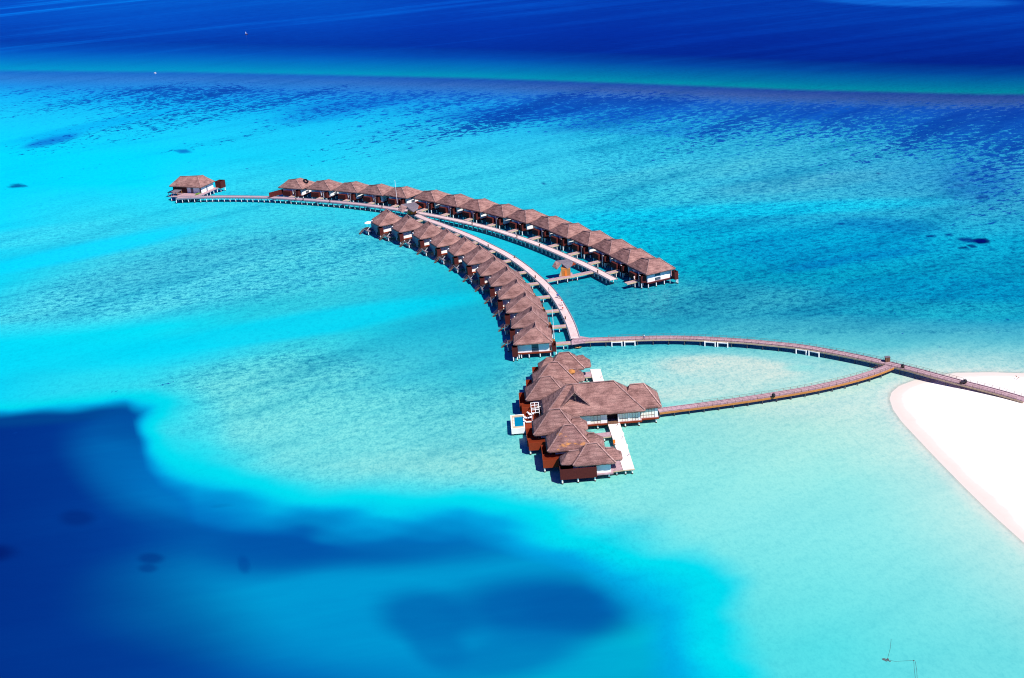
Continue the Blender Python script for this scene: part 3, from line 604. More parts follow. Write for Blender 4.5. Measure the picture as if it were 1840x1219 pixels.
r1_px = [(1032, 613.5, 1.9), (1060, 610.8, 1.85), (1115.6, 609.2, 1.75), (1159, 607.8, 1.7), (1211, 607.3, 1.7), (1263.5, 608.8, 1.7), (1340, 613.2, 1.7), (1369.6, 616, 1.7), (1439, 623, 1.7), (1508.7, 635, 1.7), (1561, 645.5, 1.7), (1605.7, 656, 1.7), (1651, 667, 1.8), (1689, 677.5, 1.8), (1727, 687.5, 1.8), (1773, 699, 1.7), (1820, 712, 1.5), (1856, 723, 1.35)]
r1_root, R1C = boardwalk('boardwalk', [G(*p) for p in r1_px], 2.7, 'long mauve boardwalk with thin railings curving from the villas to the white beach', M['grey'], M['stone'], 'thin', 4.6, 1, pile_mat='pile_dark', r=.13, skip=lambda p: p.x > 125)
r2_px = [(1183, 738, 1.6), (1236, 731.3, 1.6), (1297, 723.3, 1.6), (1358, 714.5, 1.6), (1440, 701.3, 1.65), (1500, 689, 1.65), (1545, 677.5, 1.68), (1578, 667, 1.7), (1603, 656.5, 1.7)]
r2_root, R2C = boardwalk('boardwalk', [G(*p) for p in r2_px], 2.6, 'mauve boardwalk with a bright orange side beam leading to the large thatched hall', M['grey'], M['orange'], 'thin', 3.9, 1, pile_mat='pile_dark', r=.13, fascia_h=.45)
cr_px = [(982, 504, 1.85), (1010, 499, 1.9), (1040, 493, 2.0), (1071, 486.5, 2.05)]
cr_root, CRC = boardwalk('boardwalk', [G(*p) for p in cr_px], 1.9, 'short grey link boardwalk joining the two villa boardwalks beside the winged hut', M['grey'], M['stone'], '', 3.5, 1, curb=False, r=.15)
# white braced frames under the beach boardwalk
for xa, xb in ((1099, 1117), (1122, 1140.5), (1266, 1284.5), (1289, 1307), (1430, 1448), (1453, 1471)):
    def at(px):
        y = np.interp(px, [p[0] for p in r1_px], [p[1] for p in r1_px]); q = G(px, y + 4.0, 1.5); return q
    a, b_ = at(xa), at(xb); mb = MB()
    d_ = Vector((0, -.35, 0)); a = a + d_; b_ = b_ + d_
    mb.bar((a.x, a.y, -.8), (a.x, a.y, 1.5), .3, .3); mb.bar((b_.x, b_.y, -.8), (b_.x, b_.y, 1.5), .3, .3); mb.bar((a.x + .16, a.y, 1.3), (b_.x - .16, b_.y, 1.3), .28, .24)
    mb.build('white_frame', M['wpaint'], r1_root)
# platform wedge at the junction
jp = [G(1041, 604.2, 1.86), G(1027, 611.5, 1.86), G(1027, 619, 1.86), G(1050, 615.5, 1.86), G(1066, 608.3, 1.86)]
mb = MB(); mb.add([p + Vector((0, 0, .016)) for p in jp] + [p - Vector((0, 0, .25)) for p in jp], [(0, 1, 2, 3, 4), (9, 8, 7, 6, 5)] + [(i, 5 + i, 5 + (i + 1) % 5, (i + 1) % 5) for i in range(5)])
mb.build('landing_platform', M['grey'], r1_root)

def tangent_at(C, p):
    i = min(range(len(C)), key=lambda k: (C[k].xy - p.xy).length); a, b_ = C[max(0, i - 4)], C[min(len(C) - 1, i + 4)]
    return (b_ - a).xy.normalized(), C[i]

# ================================================================== OUTER-ROW VILLA (template)
def lattice_panel(mb, x, y0, y1, z0, z1, n=4):
    for k in range(n + 1): mb.bar((x, y0 + (y1 - y0) * k / n, z0), (x, y0 + (y1 - y0) * k / n, z1), .05, .05)
    for z in (z0 + .1, (z0 + z1) / 2, z1): mb.bar((x, y0, z), (x, y1, z), .06, .06)
def outer_villa():
    root = empty('thatched_villa'); ZD = 2.05
    poly = [(0, 0), (0, 11.2), (-13.0, 11.2), (-13.0, 0)]; rg = [(-8.0, 3.1, 8.25), (-4.3, 3.8, 8.4), (-3.6, 7.2, 8.45)]
    rf = roof_mesh(poly, rg, 5.0, 1).build('roof', M['thatch'], root, True)
    cap_mesh(poly, rg, 5.0, [(3, 0), (0, 1), (1, 2)], .14).build('ridge_cap', M['cap'], rf)
    mb = MB(); mb.box(-10.9, -1.35, 1.1, 9.9, ZD, 5.0); mb.build('inner_wall', M['white'], root)
    # rendered end wall with an opening
    mb = MB(); X = -1.2
    mb.box(-1.33, X, 1.1, 3.8, ZD, 4.75); mb.box(-1.33, X, 5.9, 9.9, ZD, 4.75); mb.box(-1.33, X, 3.8, 5.9, 3.05, 3.55); mb.box(-1.33, X, 3.8, 5.9, 4.5, 4.75)
    mb.build('end_wall', M['white'], root)
    wn = MB().box(-1.345, -1.27, 3.8, 5.9, ZD, 4.5).build('window', M['glass'], root)
    mb = MB(); lattice_panel(mb, -1.1, 3.85, 5.85, ZD + .05, 3.0, 5); mb.build('window_lattice', M['lattice'], wn)
    MB().box(-1.346 - 1.7, -1.9, 0.98, 1.096, ZD, 4.2).build('door', M['glass'], root)
    MB().box(-11.1, -.85, .9, 10.5, ZD - .22, ZD - .004).build('deck', M['grey'], root)
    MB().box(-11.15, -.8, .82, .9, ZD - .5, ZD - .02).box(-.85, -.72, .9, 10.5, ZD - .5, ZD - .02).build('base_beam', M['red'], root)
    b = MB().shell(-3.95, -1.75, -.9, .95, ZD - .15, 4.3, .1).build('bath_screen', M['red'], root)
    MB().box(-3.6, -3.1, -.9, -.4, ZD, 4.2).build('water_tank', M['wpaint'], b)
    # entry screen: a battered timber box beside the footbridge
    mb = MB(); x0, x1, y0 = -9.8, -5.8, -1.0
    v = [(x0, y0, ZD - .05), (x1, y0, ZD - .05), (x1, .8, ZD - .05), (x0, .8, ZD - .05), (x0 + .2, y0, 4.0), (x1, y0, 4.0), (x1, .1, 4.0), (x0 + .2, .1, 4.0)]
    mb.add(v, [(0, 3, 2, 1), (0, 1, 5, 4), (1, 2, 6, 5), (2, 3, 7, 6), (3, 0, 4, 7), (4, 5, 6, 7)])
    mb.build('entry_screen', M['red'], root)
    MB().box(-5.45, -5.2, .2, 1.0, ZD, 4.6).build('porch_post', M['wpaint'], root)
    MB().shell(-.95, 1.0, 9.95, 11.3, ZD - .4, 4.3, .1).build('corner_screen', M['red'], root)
    # sun deck on the seaward side
    sdk = MB().box(-10.5, -3.5, 10.55, 14.2, ZD - .75, ZD - .5).build('sun_deck', M['grey'], root)
    for x, y, h in [(-.95, 1.15, 1.8), (-.95, 4.1, 1.8), (-.95, 7.1, 1.8), (-.95, 9.3, 1.8), (-.2, 11.1, 1.6), (.8, 11.1, 1.6), (-2.0, -.75, 1.85), (-3.7, -.75, 1.85), (-3.7, .7, 1.8),
                    (-5.8, 1.2, 1.8), (-9.5, -.8, 1.9), (-6.1, -.8, 1.9), (-10.6, 1.2, 1.8), (-6, 5.6, 1.8), (-10.6, 5.6, 1.8), (-10.6, 10, 1.8), (-5.8, 10, 1.8), (-4, 13.9, 1.3), (-10, 13.9, 1.3)]:
        pile(root, x, y, h)
    return root
def place_villa(root, bang, peak_px, zpk, lpk, C, sgn, fb_x, fb_y0, width, z, label, group, brlabel):
    """stand a villa on its piles so that its roof peak is where the survey puts it"""
    pk = G(*peak_px, zpk); tan, cp = tangent_at(C, pk)
    if tan.y > 0: tan = -tan                                      # towards the near end
    if bang is not None: tan = Vector((math.sin(math.radians(bang)), -math.cos(math.radians(bang))))
    a = tan; b_ = Vector((-a.y, a.x))                             # local x = a, local y = b
    rz = math.atan2(a.y, a.x)
    org = pk.xy - a * lpk[0] - b_ * lpk[1]
    root.location = (org.x, org.y, 0); root.rotation_euler = (0, 0, rz); tag(root, label, 'villa', group)
    # footbridge from the villa to the boardwalk
    loc = [((c.xy - org).dot(a), (c.xy - org).dot(b_)) for c in C]
    j = min(range(len(C)), key=lambda k: abs(loc[k][0] - fb_x) + (0 if 0 < loc[k][1] * sgn < 30 else 1e3)); yw = loc[j][1] + (1.45 if sgn < 0 else -1.45)
    y0, y1 = sorted((fb_y0, yw))
    br = empty('footbridge', (org.x, org.y, 0), rz); tag(br, brlabel, 'footbridge', 'footbridges from the boardwalk to the ' + group)
    hw = width / 2; e = .02
    MB().box(fb_x - hw, fb_x + hw, y0 + e, y1 - e, z - .10, z).build('deck', M['grey'], br)
    MB().box(fb_x + hw, fb_x + hw + .1, y0 + e, y1 - e, z - .38, z + .08).box(fb_x - hw - .1, fb_x - hw, y0 + e, y1 - e, z - .38, z + .08).build('edge_beam', M['stone'], br)
    ym = (y0 + y1) / 2
    for dx in (-hw + .15, hw - .15): pile(br, fb_x + dx, ym, z - .1, .14)
    return root, br, org, rz
ORD = ['first', 'second', 'third', 'fourth', 'fifth', 'sixth', 'seventh', 'eighth', 'ninth', 'tenth', 'eleventh', 'twelfth', 'thirteenth', 'fourteenth', 'fifteenth', 'sixteenth']
UP = [(540, 320), (591, 322.5), (640, 326), (686, 330.5), (731, 335), (784, 341.5), (828, 348.5), (871, 357), (914, 366.5), (957, 376.3), (999, 388.3), (1039, 401), (1078, 414.6), (1117, 430), (1151, 446.8), (1185, 464)]
tmplU = outer_villa(); villasU = []
RVAR = []
for rv in ([(-8.2, 2.2, 8.2), (-4.6, 2.6, 8.3), (-3.9, 4.9, 8.45)], [(-8.1, 2.7, 8.2), (-4.5, 3.2, 8.35), (-3.8, 6.0, 8.45)]):
    pl4 = [(0, 0), (0, 11.2), (-13.0, 11.2), (-13.0, 0)]
    a_ = roof_mesh(pl4, rv, 5.0, 1 + len(RVAR)).build('roof', M['thatch'], None, True); b_ = cap_mesh(pl4, rv, 5.0, [(3, 0), (0, 1), (1, 2)], .14).build('ridge_cap', M['cap'])
    RVAR.append((a_.data, b_.data, rv[2])); bpy.data.objects.remove(a_); bpy.data.objects.remove(b_)
for i, p in enumerate(UP):
    r_ = tmplU if i == 0 else copy_tree(tmplU)
    if i >= 11:
        rc = [c for c in r_.children if c.name.startswith('roof')][0]; rc.data, rc.children[0].data = TM_ROOF
    if i == 0: lab = 'brown thatched villa with a dark roof hatch, leftmost of the far outer row'
    elif i == 15: lab = 'thatched villa at the right end of the outer row, its white end wall showing'
    elif i == 4: lab = 'thatched villa with a tall white mast before it, fifth from left in outer row'
    else: lab = f'brown thatched villa, {ORD[i]} from the left in the far outer row of sixteen'
    bl = f'narrow grey footbridge to the {ORD[i]} villa from the left in the outer row'
    pk_loc = (-3.6, 7.2)
    if i < 11:
        da, db, q = RVAR[0 if i < 6 else 1]; rc = [c for c in r_.children if c.name.startswith('roof')][0]
        if i == 0: TM_ROOF = (rc.data, rc.children[0].data)
        rc.data = da; rc.children[0].data = db; pk_loc = (q[0], q[1])
    elif i == 11: pass
    villasU.append(place_villa(r_, None, p, 8.45, pk_loc, UPC, -1, -4.75, .9, 1.6, 2.07, lab, 'villas of the far outer row', bl))
fa, fb = G(484.5, 355.6, 2.1), G(512.6, 347.8, 2.1)
mb = MB(); mb.bar(fa + Vector((0, 0, 1.05)), fb + Vector((0, 0, 1.05)), .12, 2.2)
for k in range(9): q_ = fa.lerp(fb, k / 8); mb.bar(q_ - Vector((0, .09, .1)), q_ + Vector((0, -.09, 2.25)), .12, .10)
fo = mb.build('timber_fence', M['red']); tag(fo, 'long dark red timber fence between the boardwalk and the leftmost outer villa', 'fence')
# dark roof hatch on the first villa
hr = villasU[0][0]; roofs = [c for c in hr.children if c.name.startswith('roof')][0]
mb = MB()
cpt = Vector((-1.9, 5.6, 7.05)); nrm = Vector((.66, 0, .75)).normalized(); ux = Vector((0, 1, 0)); uy = nrm.cross(ux)
def quad_frame(mb, c, ux, uy, n, a, b_, wd, th):
    for s_ in (-1, 1):
        mb.bar(c + ux * a * s_ - uy * b_, c + ux * a * s_ + uy * b_, wd, th); mb.bar(c + uy * b_ * s_ - ux * (a - wd / 2), c + uy * b_ * s_ + ux * (a - wd / 2), wd, th)
quad_frame(mb, cpt, ux, uy, nrm, .95, .8, .5, .35); mb.build('roof_hatch', M['black'], roofs)

# ================================================================== INNER-ROW VILLA (template)
def inner_villa():
    root = empty('thatched_villa'); ZD = 1.85
    poly = [(0, 0), (-12.0, -.4), (-12.0, -10.0), (-8.2, -10.2), (-7.9, -11.7), (0, -11.7)]
    rg = [(-3.7, -5.9, 8.1), (-3.9, -4.6, 8.25), (-7.9, -4.8, 8.75)]
    rf = roof_mesh(poly, rg, 4.85, 3, rnd=.9).build('roof', M['thatch'], root, True)
    cap_mesh(poly, rg, 4.85, [(0, 1), (5, 0), (1, 2)], .14).build('ridge_cap', M['cap'], rf)
    MB().box(-10.6, -1.75, -10.4, -1.2, ZD, 4.8).build('inner_wall', M['white'], root)
    mb = MB(); X = -1.4
    mb.box(-1.73, X, -10.3, -6.3, ZD, 4.6); mb.box(-1.73, X, -4.3, -1.3, ZD, 4.6); mb.box(-1.73, X, -6.3, -4.3, 4.35, 4.6)
    mb.build('end_wall', M['white'], root)
    wn = MB().box(-1.74, -1.66, -6.3, -4.3, ZD, 4.35).build('window', M['glass'], root)
    mb = MB(); lattice_panel(mb, -1.5, -6.25, -4.35, ZD + .05, 3.0, 4)
    for z in (2.1, 2.35, 2.65, 2.85): mb.bar((-1.5, -6.25, z), (-1.5, -4.35, z), .08, .10)
    mb.build('window_lattice', M['lattice'], wn)
    MB().box(-11.4, -1.2, -10.8, -.6, ZD - .22, ZD - .004).build('deck', M['grey'], root)
    MB().box(-1.2, -1.05, -10.3, -.6, ZD - .42, ZD + .02).build('base_beam', M['redlit'], root)
    MB().shell(-1.35, .7, -11.9, -10.35, ZD - .35, 4.3, .1).build('corner_screen', M['red'], root)
    MB().box(-9.8, -2.0, -10.95, -10.84, ZD - .2, 4.5).build('side_boarding', M['lattice'], root)  # grey-blue boards: the wall's shaded look is put into their colour
    # entrance side: low timber screens
    mb = MB(); mb.shell(-5.0, -1.2, -.5, .75, ZD - .3, 3.4, .1); mb.build('entry_screen', M['red'], root); MB().box(-12.2, -8.0, .2, .32, ZD - .3, 3.6).build('fence_panel', M['red'], root)
    MB().box(-5.4, -5.15, -.2, .5, ZD, 3.9).build('door', M['orange'], root)
    # seaward sun deck with steps down to the water
    sdk = MB().box(-12.3, -7.2, -13.6, -10.85, ZD - .35, ZD - .1).build('sun_deck', M['slate'], root)
    mb = MB()
    for k in range(6): mb.box(-12.2, -11.2, -13.9 - k * .32, -13.62 - k * .32, 1.25 - k * .25, 1.33 - k * .25)
    mb.bar((-12.25, -13.6, 1.5), (-12.25, -15.6, -.2), .1, .14); mb.bar((-11.15, -13.6, 1.5), (-11.15, -15.6, -.2), .1, .14)
    mb.bar((-12.25, -13.7, 2.3), (-12.25, -15.5, .8), .06, .06); mb.bar((-11.15, -13.7, 2.3), (-11.15, -15.5, .8), .06, .06)
    mb.build('water_steps', M['brownpost'], root)
    MB().bar((-8.6, -13.2, ZD), (-8.3, -12.3, ZD + 1.0), .35, .12).bar((-8.6, -13.35, ZD - .1), (-8.6, -13.35, ZD - 1.2), .3, .1).build('privacy_panel', M['wpaint'], root)
    mb = MB()
    for (x0, x1) in ((-11.6, -10.9), (-10.4, -9.7)):
        mb.box(x0, x1, -13.2, -11.6, ZD + .2, ZD + .34)
    mb.build('sun_bed', M['dark'], sdk)
    for x, y, h in [(-1.3, -1.0, 1.6), (-1.3, -4.0, 1.6), (-1.3, -7.2, 1.6), (-1.3, -9.4, 1.6), (-1.2, -10.1, 1.6), (-.1, -10.6, 1.4), (.5, -11.7, 1.4), (-1.4, .6, 1.5), (-5, .6, 1.5),
                    (-6, -10.7, 1.5), (-10.8, -10.7, 1.5), (-7.5, -13.3, 1.4), (-9.6, -13.3, 1.4), (-12, -13.3, 1.4), (-12, .3, 1.5), (-11, -5.5, 1.6), (-6, -5.5, 1.6)]:
        pile(root, x, y, h)
    return root
LO = [(694, 375.8), (731, 386), (769, 397.5), (801, 411), (834, 425.5), (861, 441), (887.5, 460), (910, 478), (928, 500), (944, 523.5), (955.5, 549.5), (962, 578)]
tmplL = inner_villa(); villasL = []
for i, p in enumerate(LO):
    r_ = tmplL if i == 0 else copy_tree(tmplL)
    if i == 0: lab = 'thatched villa beside the white parasol, leftmost of the near inner row'
    elif i == 11: lab = 'thatched villa at the near end of the inner row, white front wall and lattice window'
    else: lab = f'brown thatched villa, {ORD[i]} from the far left end of the near inner row'
    bl = f'narrow grey footbridge to the {ORD[i]} villa from the far left of the inner row'
    villasL.append(place_villa(r_, [27, 25.5, 24, 22, 19.5, 16, 12, 7.5, 4, 1.5, -.5, -2.2][i], p, 8.75, (-7.9, -4.8), LOC, 1, -6.9, .75, 1.7, 1.87, lab, 'villas of the near inner row', bl))

# ================================================================== FAR LEFT VILLA
def far_villa():
    F0 = G(360.7, 337.5, 5.2); R0 = G(387.5, 325.5, 5.2); b_ = (R0 - F0).xy.normalized(); rz = math.atan2(-b_.x, b_.y)
    root = empty('thatched_villa', (F0.x, F0.y, 0), rz); tag(root, 'large detached thatched villa with a green plant, alone at the far left end', 'villa'); ZD = 2.2
    poly = [(0, 0), (0, 11.2), (-16.8, 11.2), (-17.0, 0)]; rg = [(-13.0, 3.9, 8.8), (-4.3, 4.8, 8.95), (-2.6, 6.4, 9.0)]
    rf = roof_mesh(poly, rg, 5.2, 11).build('roof', M['thatch'], root, True); cap_mesh(poly, rg, 5.2, [(0, 1), (3, 0)], .14).build('ridge_cap', M['cap'], rf)
    MB().box(-8.6, -1.1, 1.5, 10.4, ZD, 5.15).build('white_wall', M['white'], root)
    MB().box(-15.6, -8.62, 1.0, 10.4, ZD - .3, 5.1).build('timber_wall', M['red'], root)
    MB().box(-6.6, -5.3, 1.42, 1.5, ZD, 4.5).build('door', M['glass'], root)
    MB().box(-1.9, -1.12, 1.42, 1.5, ZD, 4.6).build('window', M['glass'], root)
    MB().box(-1.1, -1.04, 5.2, 6.1, ZD, 4.3).build('window', M['lattice'], root)
    MB().box(-15.7, .9, .0, 11.6, ZD - .26, ZD - .01).build('deck', M['grey'], root)
    MB().box(-19.0, -15.72, 1.0, 8, ZD - .3, ZD - .05).build('side_deck', M['grey'], root)
    MB().shell(-.6, 2.3, 11.3, 14.8, ZD - .4, 4.9, .12).build('bath_screen', M['red'], root)
    c = MB().add([(-13.4, -4.0, 3.7), (-9.6, -4.0, 3.7), (-9.6, -.6, 3.95), (-13.4, -.6, 3.95), (-13.4, -4.0, 3.82), (-9.6, -4.0, 3.82), (-9.6, -.6, 4.07), (-13.4, -.6, 4.07)],
              [(0, 3, 2, 1), (4, 5, 6, 7), (0, 1, 5, 4), (1, 2, 6, 5), (2, 3, 7, 6), (3, 0, 4, 7)]).build('canopy', M['slate'], root)
    for x, y in ((-13.2, -3.8), (-9.8, -3.8), (-13.2, -.8), (-9.8, -.8)): MB().bar((x, y, 0), (x, y, 3.7), .14, .14).build('canopy_post', M['orange'], root)
    # terrace between villa and boardwalk
    T = [(-9.2, .0), (.9, .0), (-1.2, -5.2), (-13.5, -5.2)]; mb = MB()
    mb.add([(x, y, ZD - .02) for x, y in T] + [(x, y, ZD - .27) for x, y in T], [(0, 1, 2, 3), (7, 6, 5, 4)] + [(i, 4 + i, 4 + (i + 1) % 4, (i + 1) % 4) for i in range(4)]); mb.build('terrace', M['grey'], root)
    for k, (x, y) in enumerate([(-15.4, .5), (-12.4, .5), (-9, .5), (-6, .3), (-3, .3), (.5, .3), (.5, 3), (.5, 5.5), (.5, 8), (.5, 10.6), (1.4, 12), (2.0, 14.4), (-.2, 12), (-18.7, 1.4), (-18.7, 5), (-15.4, 6), (-10, 6), (-5, 6), (-12.6, -4.9), (-10, -4.9), (-7, -4.9), (-4, -4.9)]):
        pile(root, x, y, 1.9)
    mb = MB(); rn = random.Random(3)
    for k in range(160):
        u = rn.random(); c = Vector((-1.5 + rn.uniform(-.35, .35) - u * .3, 1.0 - u * 3.2 + rn.uniform(-.2, .2), ZD + .1 + rn.random() * .5)); d1 = Vector((rn.uniform(-1, 1), rn.uniform(-1, 1), rn.uniform(-.3, 1))).normalized() * .16; d2 = d1.orthogonal().normalized() * .09
        mb.add([c - d1, c + d2, c + d1, c - d2], [(0, 1, 2, 3)])
    pl = mb.build('hedge_plant', M['leaf']); pl.parent = None; pl.matrix_world = Matrix.Translation((F0.x, F0.y, 0)) @ Matrix.Rotation(rz, 4, 'Z'); tag(pl, 'low bright green plant on the terrace edge of the detached villa', 'plant')
far_villa()

# ================================================================== WINGED HUTS
def winged_hut(org, zoom, dx, dy, base_px, label, z0, mats):
    """small boarded hut whose roof folds down like wings; outline points carry their own heights"""
    P = lambda x, y, z: ZP(org, zoom, x + dx, y + dy, z)
    b0 = G(*base_px, z0); root = empty('wooden_hut', b0); tag(root, label, 'hut', 'winged timber huts on the boardwalks')
    L = lambda p: (p - b0)
    H1, H2, H3 = z0 + 4.0, z0 + 2.7, z0 + 2.4
    p1, p2 = L(P(460, 235, H1)), L(P(595, 290, H2 + .9)); p3, p4 = L(P(495, 420, H3 - .4)), L(P(390, 350, H3 - .1))
    p8, p7 = L(P(760, 190, H1)), L(P(850, 255, H2 + .9)); v = L(P(730, 405, H3)); c1, c2 = L(P(605, 350, H2)), L(P(830, 335, H2)); r1, r2 = L(P(915, 300, H3)), L(P(965, 350, H3 - .3))
    pv = [p1, p2, p3, p4, p8, p7, v, c1, c2, r1]; th = Vector((0, 0, -.12))
    def slab(idx, name, mat):
        mb = MB(); n = len(idx); vs = [pv[i] for i in idx] + [pv[i] + th for i in idx]
        mb.add(vs, [tuple(range(n)), tuple(range(2 * n - 1, n - 1, -1))] + [(i, n + i, n + (i + 1) % n, (i + 1) % n) for i in range(n)]); return mb.build(name, mat, root)
    slab([0, 1, 2, 3], 'roof_wing', M['cap']); slab([0, 1, 7, 6, 8, 5, 4], 'roof', mats[1]); slab([5, 9, 8], 'roof_wing', M['redlit'])
    mb = MB(); s = 1.5
    mb.box(-s, s, -.9, 2.1, -.1, 2.35); mb.build('wall', mats[0], root)
    MB().box(-.45, .25, -.98, -.905, .0, 1.9).build('door', M['cloth_orange'], root)
    MB().box(-2.4, 2.2, -1.3, 2.4, -.35, -.1).build('deck', M['grey'], root)
    mb = MB(); mb.add([(-s - .9, -.9, 0), (-s, -.9, 0), (-s, -.9, 2.2), (-s - .9, -.7, 0), (-s, -.7, 0), (-s, -.7, 2.2)], [(0, 1, 2), (5, 4, 3), (0, 3, 4, 1), (1, 4, 5, 2), (2, 5, 3, 0)]); mb.build('side_brace', M['stone'], root)
    for x, y in ((-2, -1), (2, -1), (-2, 2.2), (2, 2.2)): pile(root, x, y, z0 - .3).location.z = -b0.z
    return root
winged_hut((960, 450), 12.187, 0, 0, (1017, 494.5), 'orange timber hut with folded grey roof wings on the short link boardwalk', 2.0, (M['orange'], M['slate']))
winged_hut((710, 360), 12.187, -330, -145, (741, 384.5), 'orange timber hut with dark roof half hidden behind the first inner villas', 2.1, (M['orange'], M['slate']))

# ================================================================== SPA HALL AND PAVILIONS
ZS = 1.6
def hipped(root, x0, x1, y0, y1, rx0, rx1, ry, ze, zr, name='roof', seed=0, mat='thatch', rnd=.9, caps=(0, 1, 2, 3), thick=.35):
    poly = [(x0, y0), (x1, y0), (x1, y1), (x0, y1)]; rg = [(rx0, ry, zr), (rx1, ry, zr)]
    rf = roof_mesh(poly, rg, ze, seed, 10, rnd, thick, rough=.09).build(name, M[mat], root, True)
    cap_mesh(poly, rg, ze, [(k, 0 if k in (0, 3) else 1) for k in caps], .22).build('ridge_cap', M['cap'], rf); return rf
def pavilion(name, label, main, ridge, zr, lobes, walls, screens, piles, seed):
    mt_ = 'thatch_gold' if seed == 2 else 'thatch'
    root = empty(name, (main[0], main[2], 0)); tag(root, label, 'pavilion', 'thatched pavilions around the hall')
    ox, oy = main[0], main[2]
    x0, x1, y0, y1 = main
    hipped(root, x0 - ox, x1 - ox, y0 - oy, y1 - oy, ridge[0] - ox, ridge[1] - ox, ridge[2] - oy, 4.5, zr, seed=seed, mat=mt_)
    for k, (a0, a1, b0, b1, c0, c1, cy, zl) in enumerate(lobes):
        hipped(root, a0 - ox, a1 - ox, b0 - oy, b1 - oy, c0 - ox, c1 - ox, cy - oy, 4.42, zl, 'side_roof', seed + 20 + k, caps=())
    for a0, a1, b0, b1 in walls: MB().box(a0 - ox, a1 - ox, b0 - oy, b1 - oy, ZS, 4.9).build('wall', M['white'], root)
    for (a0, a1, b0, b1, z1, mt) in screens: MB().shell(a0 - ox, a1 - ox, b0 - oy, b1 - oy, ZS - .35, z1, .12).build('timber_screen', M[mt], root)
    mb = MB(); mb.box(x0 + .8 - ox, x1 - .8 - ox, y0 + .8 - oy, y1 - .8 - oy, ZS - .3, ZS - .01); mb.build('floor', M['grey'], root)
    for px_, py_ in piles: pile(root, px_ - ox, py_ - oy, ZS - .25, .2)
    return root
PV = 'pavilion'
pavilion('thatched_pavilion', 'thatched pavilion nearest the camera with a long dark red screen in front', (11.7, 22.0, 299.6, 307.6), (15.5, 18.0, 303.6), 8.15,
         [(8.9, 14.5, 300.9, 306.3, 11.2, 13.5, 303.6, 6.7), (19.0, 23.7, 301.3, 306.5, 20.0, 21.8, 304.0, 6.5)], [(12.0, 17.3, 301.6, 306.5), (17.35, 20.7, 300.9, 306.5)],
         [(8.7, 17.3, 299.6, 306.4, 3.9, 'red')], [(9.1, 299.9), (12.8, 300.0), (16.8, 300.1), (20.2, 301.2), (9.1, 305), (20.2, 306), (15, 306)], 1)
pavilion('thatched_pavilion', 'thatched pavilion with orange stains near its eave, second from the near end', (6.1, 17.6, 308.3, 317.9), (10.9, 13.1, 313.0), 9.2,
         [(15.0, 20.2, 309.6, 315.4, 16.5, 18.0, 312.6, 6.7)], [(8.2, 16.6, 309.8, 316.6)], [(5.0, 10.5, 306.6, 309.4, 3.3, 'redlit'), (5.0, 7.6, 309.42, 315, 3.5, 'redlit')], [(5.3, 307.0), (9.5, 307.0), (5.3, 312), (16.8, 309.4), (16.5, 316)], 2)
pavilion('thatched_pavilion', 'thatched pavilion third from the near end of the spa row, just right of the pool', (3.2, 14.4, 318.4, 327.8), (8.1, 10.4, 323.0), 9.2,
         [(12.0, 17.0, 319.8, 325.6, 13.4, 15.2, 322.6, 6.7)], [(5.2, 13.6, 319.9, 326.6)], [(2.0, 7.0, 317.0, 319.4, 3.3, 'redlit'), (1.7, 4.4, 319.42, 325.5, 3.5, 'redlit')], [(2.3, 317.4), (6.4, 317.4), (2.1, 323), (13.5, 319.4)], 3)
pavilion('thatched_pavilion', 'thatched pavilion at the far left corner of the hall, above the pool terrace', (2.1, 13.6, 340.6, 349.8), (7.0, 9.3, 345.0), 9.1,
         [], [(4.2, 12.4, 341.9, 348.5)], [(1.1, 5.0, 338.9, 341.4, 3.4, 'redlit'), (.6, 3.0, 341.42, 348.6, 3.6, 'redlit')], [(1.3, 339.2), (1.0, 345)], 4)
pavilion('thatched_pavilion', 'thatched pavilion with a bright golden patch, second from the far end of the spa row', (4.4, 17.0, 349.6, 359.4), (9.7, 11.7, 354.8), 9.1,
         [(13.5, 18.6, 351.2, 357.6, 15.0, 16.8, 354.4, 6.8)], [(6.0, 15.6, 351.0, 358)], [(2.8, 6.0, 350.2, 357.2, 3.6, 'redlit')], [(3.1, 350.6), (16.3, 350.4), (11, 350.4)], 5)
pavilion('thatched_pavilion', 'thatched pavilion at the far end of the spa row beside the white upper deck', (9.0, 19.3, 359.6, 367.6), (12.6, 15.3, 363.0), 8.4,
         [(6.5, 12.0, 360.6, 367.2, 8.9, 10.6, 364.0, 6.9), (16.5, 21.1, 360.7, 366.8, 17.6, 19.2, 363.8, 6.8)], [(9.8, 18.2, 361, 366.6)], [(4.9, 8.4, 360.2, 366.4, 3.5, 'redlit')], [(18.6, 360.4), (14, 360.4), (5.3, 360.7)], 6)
# golden patch of fresh thatch on the second pavilion
mb = MB(); mb.lathe([(.02, .5), (.5, .42), (.95, .15), (1.1, -.15)], 12, (15.2, 354.0, 6.35), 1, 1.2); o_ = mb.build('thatch_patch', M['orange']);
pv5 = [o for o in COL.objects if o.get('label', '').startswith('thatched pavilion with a bright golden')][0]; o_.parent = pv5; o_.location = (-pv5.location.x, -pv5.location.y, 0)

hall = empty('thatched_hall', (6.0, 328.0, 0)); tag(hall, 'large thatched main hall with a gabled dormer and long glazed white front', 'hall')
HX, HY = 6.0, 328.0
def hb(): return MB()
hipped(hall, 0, 26.2, 0, 12.4, 7.0, 18.9, 6.1, 4.6, 10.9, seed=31, caps=(0, 1, 2, 3), rnd=.5)
hipped(hall, 20.5, 30.5, 1.6, 12.0, 23.0, 26.6, 6.9, 4.55, 9.2, 'side_roof', 32, rnd=.7, caps=(1, 2))
